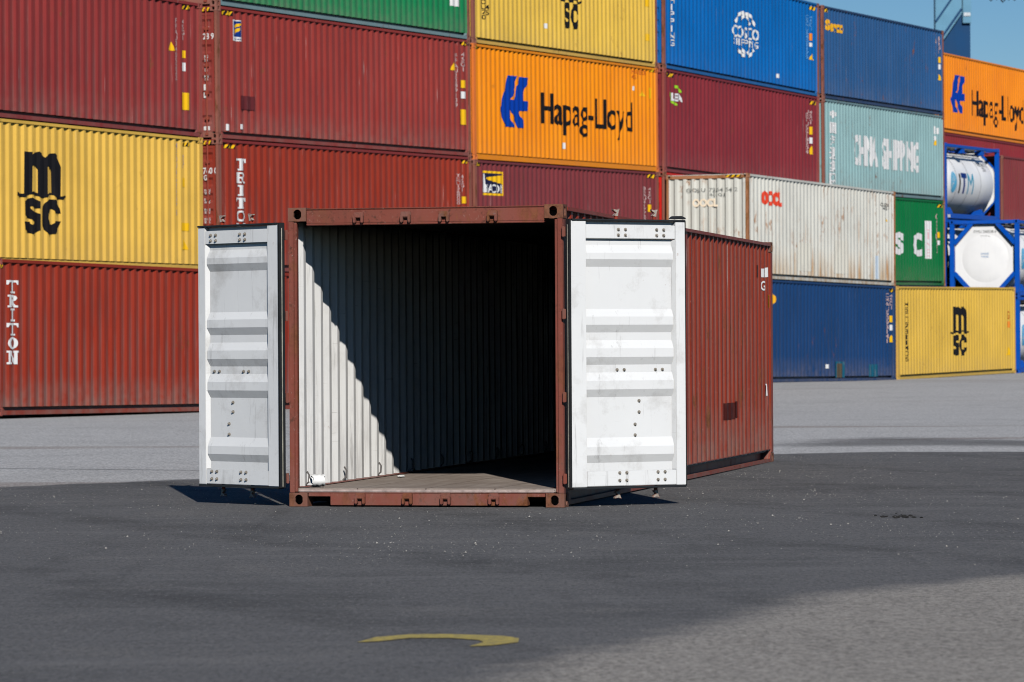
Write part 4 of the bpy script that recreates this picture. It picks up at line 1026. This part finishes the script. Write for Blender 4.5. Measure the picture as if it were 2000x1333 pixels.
def ground_mat():
    """worn yard: pale concrete-like asphalt, a younger dark surfacing and a coarse apron, their edges broken by grain"""
    t = NT('yard_asphalt'); raw, v = t.coords(False)
    f = t.noise(v, 38, 5, .8); f2 = t.noise(v, 90, 3, .7); m2 = t.noise(v, 8, 4, .65); big = t.noise(v, .33, 6, .62); edge = t.noise(v, 2.6, 7, .78)
    streak = t.noise(v, 1.0, 5, .65, (.4, 1.9, 1)); diag = t.noise(v, 1.0, 4, .6, (2.2, .28, 1))
    grain = t.math('ADD', t.math('MULTIPLY', f, .65), t.math('MULTIPLY', f2, .35))
    def zone(dark, lite, blot, stain):
        c = t.mix(t.ramp(grain, .43, .58), dark, lite)
        c = t.mix(t.math('MULTIPLY', t.ramp(m2, .3, .72), .3), c, tuple(x*1.2 for x in lite))
        c = t.mix(t.math('MULTIPLY', t.ramp(big, .5, .68), blot), c, tuple(x*.8 for x in dark))
        c = t.mix(t.math('MULTIPLY', t.ramp(streak, .52, .72), blot*.8), c, tuple(x*1.15 for x in lite))
        c = t.mix(t.math('MULTIPLY', t.ramp(diag, .58, .72), stain), c, tuple(x*.7 for x in dark))
        return c
    pale = zone((.35,.345,.34), (.60,.59,.575), .35, .12)
    gr = t.noise(v, 1.0, 4, .75, (24, 5, 10)); pale = t.mix(t.math('MULTIPLY', t.ramp(gr, .52, .66), .55), pale, (.70,.68,.65)); pale = t.mix(t.math('MULTIPLY', t.ramp(gr, .47, .34), .55), pale, (.23,.225,.22))
    rl = t.ramp(t.noise(v, 1.0, 3, .5, (.05, .42, 1)), .62, .66)
    pale = t.mix(t.math('MULTIPLY', rl, .6), pale, (.25,.19,.155))
    dark = zone((.074,.073,.073), (.188,.183,.18), .5, .35)
    w_ = t.n('ShaderNodeTexWave'); w_.wave_type = 'BANDS'; w_.bands_direction = 'DIAGONAL'; mp = t.n('ShaderNodeMapping'); t.l(v, mp.inputs[0]); mp.inputs['Rotation'].default_value = (0, 0, .35); t.l(mp.outputs[0], w_.inputs['Vector'])
    w_.inputs['Scale'].default_value = .16; w_.inputs['Distortion'].default_value = 2.2; w_.inputs['Detail'].default_value = 2; w_.inputs['Detail Scale'].default_value = .6
    tr = t.math('MULTIPLY', t.ramp(w_.outputs['Fac'], .86, .97), t.ramp(t.noise(v, 1.4, 5, .7), .4, .62))
    dark = t.mix(t.math('MULTIPLY', tr, .4), dark, (.05,.048,.047))
    dr = t.math('MULTIPLY', t.ramp(t.noise(v, .8, 6, .7), .55, .68), t.ramp(grain, .46, .56))
    dark = t.mix(t.math('MULTIPLY', dr, .55), dark, (.27,.255,.235))
    g3 = t.noise(v, 1.0, 4, .75, (34, 8, 10)); dark = t.mix(t.math('MULTIPLY', t.ramp(g3, .54, .68), .5), dark, (.24,.232,.225)); dark = t.mix(t.math('MULTIPLY', t.ramp(g3, .46, .34), .5), dark, (.05,.049,.049))
    vo = t.n('ShaderNodeTexVoronoi'); t.l(v, vo.inputs['Vector']); vo.inputs['Scale'].default_value = 24
    sp = t.math('MULTIPLY', t.math('LESS_THAN', vo.outputs['Distance'], .14), t.math('GREATER_THAN', t.noise(v, 3.0, 4, .7), .53))
    dark = t.mix(t.math('MULTIPLY', sp, .7), dark, (.42,.4,.37))
    co = zone((.155,.143,.125), (.45,.415,.37), .2, .25)
    st = t.n('ShaderNodeTexVoronoi'); t.l(v, st.inputs['Vector']); st.inputs['Scale'].default_value = 46
    sx = t.n('ShaderNodeSeparateColor'); t.l(st.outputs['Color'], sx.inputs[0])
    co = t.mix(t.math('MULTIPLY', t.ramp(sx.outputs[0], .45, .9), .5), co, (.50,.455,.40))
    co = t.mix(t.math('MULTIPLY', t.ramp(sx.outputs[1], .55, .95), .55), co, (.07,.063,.055))
    pale = t.mix(t.math('MULTIPLY', t.ramp(sx.outputs[0], .55, .95), .5), pale, (.72,.70,.67)); pale = t.mix(t.math('MULTIPLY', t.ramp(sx.outputs[1], .6, .95), .6), pale, (.17,.165,.16))
    def at_(n):
        o = t.n('ShaderNodeAttribute'); o.attribute_name = n; return o.outputs['Fac']
    def msk(n, soft, amp):
        d = t.math('ADD', at_(n), t.math('MULTIPLY', t.math('SUBTRACT', edge, .5), amp)); d = t.math('ADD', d, t.math('MULTIPLY', t.math('SUBTRACT', grain, .5), amp*.7))
        return t.ramp(d, -soft, soft)
    c = t.mix(msk('zone_dark', .12, .9), pale, dark)
    c = t.mix(t.math('MULTIPLY', msk('zone_strip', .5, 2.2), .8), c, dark)
    c = t.mix(msk('zone_apron', .2, .95), c, co)
    t.l(c, t.b.inputs['Base Color']); t.b.inputs['Roughness'].default_value = .9; t.b.inputs['Specular IOR Level'].default_value = .2
    t.bump(t.math('ADD', grain, t.math('MULTIPLY', m2, .5)), .7, .014)
    return t.mat
def patch(name, poly, dz, mat, step=2.0, kind='structure'):
    me = flat_poly([poly]); bm = bmesh.new(); bm.from_mesh(me)
    xs = [p[0] for p in poly]; ys = [p[1] for p in poly]
    for ax, lo, hi in ((0, min(xs), max(xs)), (1, min(ys), max(ys))):
        c = math.ceil(lo/step)*step
        while c < hi:
            co = [0,0,0]; no = [0,0,0]; co[ax] = c; no[ax] = 1
            bmesh.ops.bisect_plane(bm, geom=bm.verts[:]+bm.edges[:]+bm.faces[:], plane_co=co, plane_no=no, dist=1e-5); c += step
    for v in bm.verts: v.co.z = gz(v.co.x, v.co.y) + dz
    bmesh.ops.recalc_face_normals(bm, faces=bm.faces)
    for f in bm.faces:
        if f.normal.z < 0: f.normal_flip()
    bm.to_mesh(me); bm.free(); me.name = name
    o = link(name, me, mat)
    if kind: tag(o, kind=kind)
    return o
# main sheet: fine near the yard, running out to the horizon
m = MB(); gx = [-900,-400,-150,-70,-40,-28,-20]+[-16+.4*k for k in range(80)]+[16,18,20,24,28,34,40,70,150,400,900]; gy = [-60,-20,0,4]+[8+.4*k for k in range(120)]+[56+2*k for k in range(53)]+[180,220,300,500,900,1800]
for y in gy:
    for x in gx: m.v.append((x, y, gz(x, y)))
nx = len(gx)
for j in range(len(gy)-1):
    for i in range(nx-1): m.face((j*nx+i, j*nx+i+1, (j+1)*nx+i+1, (j+1)*nx+i))
gme = m.mesh('ground', fix=False, smooth=True)
for nm, pl in (('zone_dark', DARK), ('zone_strip', STRIP), ('zone_apron', APRON)):
    at_ = gme.attributes.new(nm, 'FLOAT', 'POINT'); at_.data.foreach_set('value', [max(-3, min(3, sdist(pl, p[0], p[1]))) for p in m.v])
tag(link('ground', gme, ground_mat()), kind='structure')
def wob(pts, n=7, amp=.12, seed=1):
    rnd = random.Random(seed); out = []
    for (x0,y0),(x1,y1) in zip(pts, pts[1:]+pts[:1]):
        for k in range(n):
            a = amp*(0 if k == 0 else 1); out.append((x0+(x1-x0)*k/n+rnd.uniform(-a,a), y0+(y1-y0)*k/n+rnd.uniform(-a,a)))
    return out
# faint pale line on the far asphalt and the worn yellow painted curve
def pale_line():
    return plain('worn_white_line', (.42,.42,.41), .8, .2)
PL = pale_line()
patch('painted_marking', [(-14,44.9),(-3.2,40.95),(-3.2,41.03),(-14,45.0)], .006, PL)
def worn_yellow():
    t = NT('worn_yellow_paint'); raw, v = t.coords(False)
    c = t.mix(t.math('MULTIPLY', t.ramp(t.noise(v, 24, 6, .75), .42, .58), .6), (.52,.40,.08), (.16,.14,.10))
    t.l(c, t.b.inputs['Base Color']); t.b.inputs['Roughness'].default_value = .85; return t.mat
ARCP = [(-0.753,17.50),(-0.671,17.80),(-0.512,17.96),(-0.336,17.96),(-0.184,17.90),(-0.047,17.82),(0.025,17.68),(0.02,17.45),(-0.106,17.28),(-0.212,17.24),(-0.144,17.47),(-0.17,17.60),(-0.307,17.72),(-0.505,17.74),(-0.647,17.56)]
patch('painted_marking', ARCP, .004, worn_yellow(), .5)
def crumbs():
    rnd = random.Random(8); bm = bmesh.new()
    for k in range(22):
        x, y = 3.08+rnd.gauss(0,.09), 29.2+rnd.gauss(0,.22); r = rnd.uniform(.006,.02)
        bmesh.ops.create_icosphere(bm, subdivisions=1, radius=r, matrix=Matrix.Translation((x, y, gz(x,y)+r*.3)) @ Matrix.Diagonal((1.3,1,.55,1)))
    for v in bm.verts: v.co += Vector((rnd.uniform(-.003,.003), rnd.uniform(-.003,.003), rnd.uniform(-.002,.002)))
    me = bpy.data.meshes.new('dirt_crumbs'); bm.to_mesh(me); bm.free(); return me
tag(link('dirt_crumbs', crumbs(), plain('dark_dirt', (.02,.019,.018), .9)), 'small dark crumbs of dirt on the asphalt right of the open container', 'dirt', kind='stuff')
# loose pale grit on the dark asphalt
def grit():
    rnd = random.Random(21); m = MB()
    poly = [(-9,33),(-5.2,36.3),(-3.3,38.2),(0,42),(3.3,45.4),(9,46),(9,28),(3.2,22.6),(1.6,20.6),(.4,17.4),(-.4,15),(-4,15)]
    def inside(x, y):
        c = False
        for (x0,y0),(x1,y1) in zip(poly, poly[1:]+poly[:1]):
            if (y0 > y) != (y1 > y) and x < (x1-x0)*(y-y0)/(y1-y0)+x0: c = not c
        return c
    n = 0
    while n < 3600:
        x, y = rnd.uniform(-8,9), rnd.uniform(23,46)
        if not inside(x, y): continue
        # swept into loose drifts
        if rnd.random() > .25+.75*max(0, math.sin(x*1.3+.6*y)*math.sin(y*.55-.4*x)): continue
        if .4 < y-30.9 < 12.3 and -2.3+.22*(y-31) < x < .5+.22*(y-31): continue
        r = rnd.choice((.003,.0035,.004,.005,.006,.010 if rnd.random() < .2 else .004))*(.6 if y < 24 else 1); z = gz(x, y)+.006
        a = rnd.uniform(0, 6)
        v = [(x+r*math.cos(a+k*2.09), y+r*math.sin(a+k*2.09), z+r*.2) for k in range(3)]+[(x,y,z+r*1.1),(x,y,z-r*.2)]
        m.add(v, [(0,1,3),(1,2,3),(2,0,3),(1,0,4),(2,1,4),(0,2,4)]); n += 1
    return m
o = grit().build('loose_grit', plain('pale_stone', (.36,.34,.31), .8, .3), fix=False); tag(o, 'loose pale grit scattered over the dark asphalt', 'gravel', kind='stuff')

# ------------------------------------------------------------------ far crane leg and a cable
CB = paint('crane_pale_blue', lin(100,150,178), .02, .1, .02); CN = paint('crane_shadow_blue', lin(0,60,104), .0, .0, .0, scratch=0)  # dark blue puts the shadow on the leg into its paint
cr = tag(empty('gantry_crane', Matrix.Translation((31.6,260,0))), 'pale blue gantry crane leg, its shadow painted dark blue, rising behind the far right orange container', 'crane')
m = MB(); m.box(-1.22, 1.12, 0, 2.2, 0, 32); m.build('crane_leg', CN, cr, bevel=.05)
m = MB(); m.prism([(-1.42, 22.0), (-.95, 22.15), (.47, 24.2), (.47, 33), (-1.42, 33)], 'y', -.5, -.05); m.build('bracket', CB, cr, bevel=.03)  # sunlit face as a pale plate, slanted bottom draws the shadow edge
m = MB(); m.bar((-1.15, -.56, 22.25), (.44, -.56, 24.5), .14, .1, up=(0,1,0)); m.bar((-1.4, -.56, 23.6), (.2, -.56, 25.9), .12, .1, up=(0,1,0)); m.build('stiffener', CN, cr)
m = MB(); m.box(.55, 1.16, -.3, -.02, 23.5, 33); m.build('lit_side_strip', CB, cr, bevel=.03)  # sunlit upper part of the leg's side face, set on as pale box
m = MB(); m.box(.62, 1.08, -.36, -.31, 24.0, 24.25); m.build('strip_fitting', plain('white_fitting', (.55,.6,.65), .6), cr)
m = MB(); m.box(-1.3, 40, 0.3, 1.9, 30.5, 33.5); m.build('portal_beam', CB, cr, bevel=.05)

m = MB()
for k in range(5):
    x = 2.45+k*.42; zb = 25.12+.1*math.sin(k*2.3)
    m.tube([(x,.2,30.6),(x+.02,.2,26),(x+.08,.2,zb+.1),(x+.19,.2,zb),(x+.3,.2,zb+.12),(x+.34,.2,26),(x+.36,.2,30.6)], .06, 6)
fc = m.build('festoon_cable', plain('black_cable', (.015,.016,.018), .5), cr)

# ------------------------------------------------------------------ camera, light, world
cam = bpy.data.cameras.new('camera'); co = bpy.data.objects.new('camera', cam); COL.objects.link(co)
f_px = 7144.24; roll, pit = math.radians(-.37129937), math.radians(-.07048382)
cam.sensor_width = 36; cam.lens = f_px*36/2000; cam.clip_start = .5; cam.clip_end = 5000
c_, s_ = math.cos(roll), math.sin(roll); X = Vector((1,0,0)); Wv = Vector((0,-math.sin(pit),math.cos(pit))); Fw = Vector((0,math.cos(pit),math.sin(pit)))
R_ = X*c_ + Wv*s_; U_ = -X*s_ + Wv*c_
co.matrix_world = Matrix(((R_.x,U_.x,-Fw.x,0),(R_.y,U_.y,-Fw.y,0),(R_.z,U_.z,-Fw.z,1.462),(0,0,0,1)))
cam.dof.use_dof = True; cam.dof.focus_distance = 32.5; cam.dof.aperture_fstop = 5.6; cam.dof.aperture_blades = 9
SC.camera = co
SUN = Vector((.139,-.853,.503)).normalized()
sl = bpy.data.lights.new('sun', 'SUN'); so = bpy.data.objects.new('sun', sl); COL.objects.link(so)
sl.energy = 4.15; sl.angle = math.radians(.53); sl.color = (1, .955, .89)
so.rotation_euler = (-SUN).to_track_quat('-Z', 'Y').to_euler()
w = bpy.data.worlds.new('World'); SC.world = w; w.use_nodes = True
nt = w.node_tree; bg = nt.nodes['Background']; sk = nt.nodes.new('ShaderNodeTexSky'); sk.sky_type = 'NISHITA'; sk.sun_disc = False
sk.sun_elevation = math.asin(SUN.z); sk.sun_rotation = math.atan2(SUN.x, SUN.y); sk.altitude = 50; sk.dust_density = .1; sk.ozone_density = 4; sk.air_density = .8
hs = nt.nodes.new('ShaderNodeHueSaturation'); hs.inputs['Saturation'].default_value = 1.25; hs.inputs['Value'].default_value = 1.25
nt.links.new(sk.outputs[0], hs.inputs['Color']); nt.links.new(hs.outputs[0], bg.inputs[0]); bg.inputs[1].default_value = .05
SC.view_settings.view_transform = 'Standard'; SC.view_settings.look = 'None'; SC.view_settings.exposure = 0; SC.view_settings.gamma = 1
SC.cycles.max_bounces = 6; SC.cycles.diffuse_bounces = 0
SC.cycles.pixel_filter_type = 'BLACKMAN_HARRIS'; SC.cycles.filter_width = 1.05
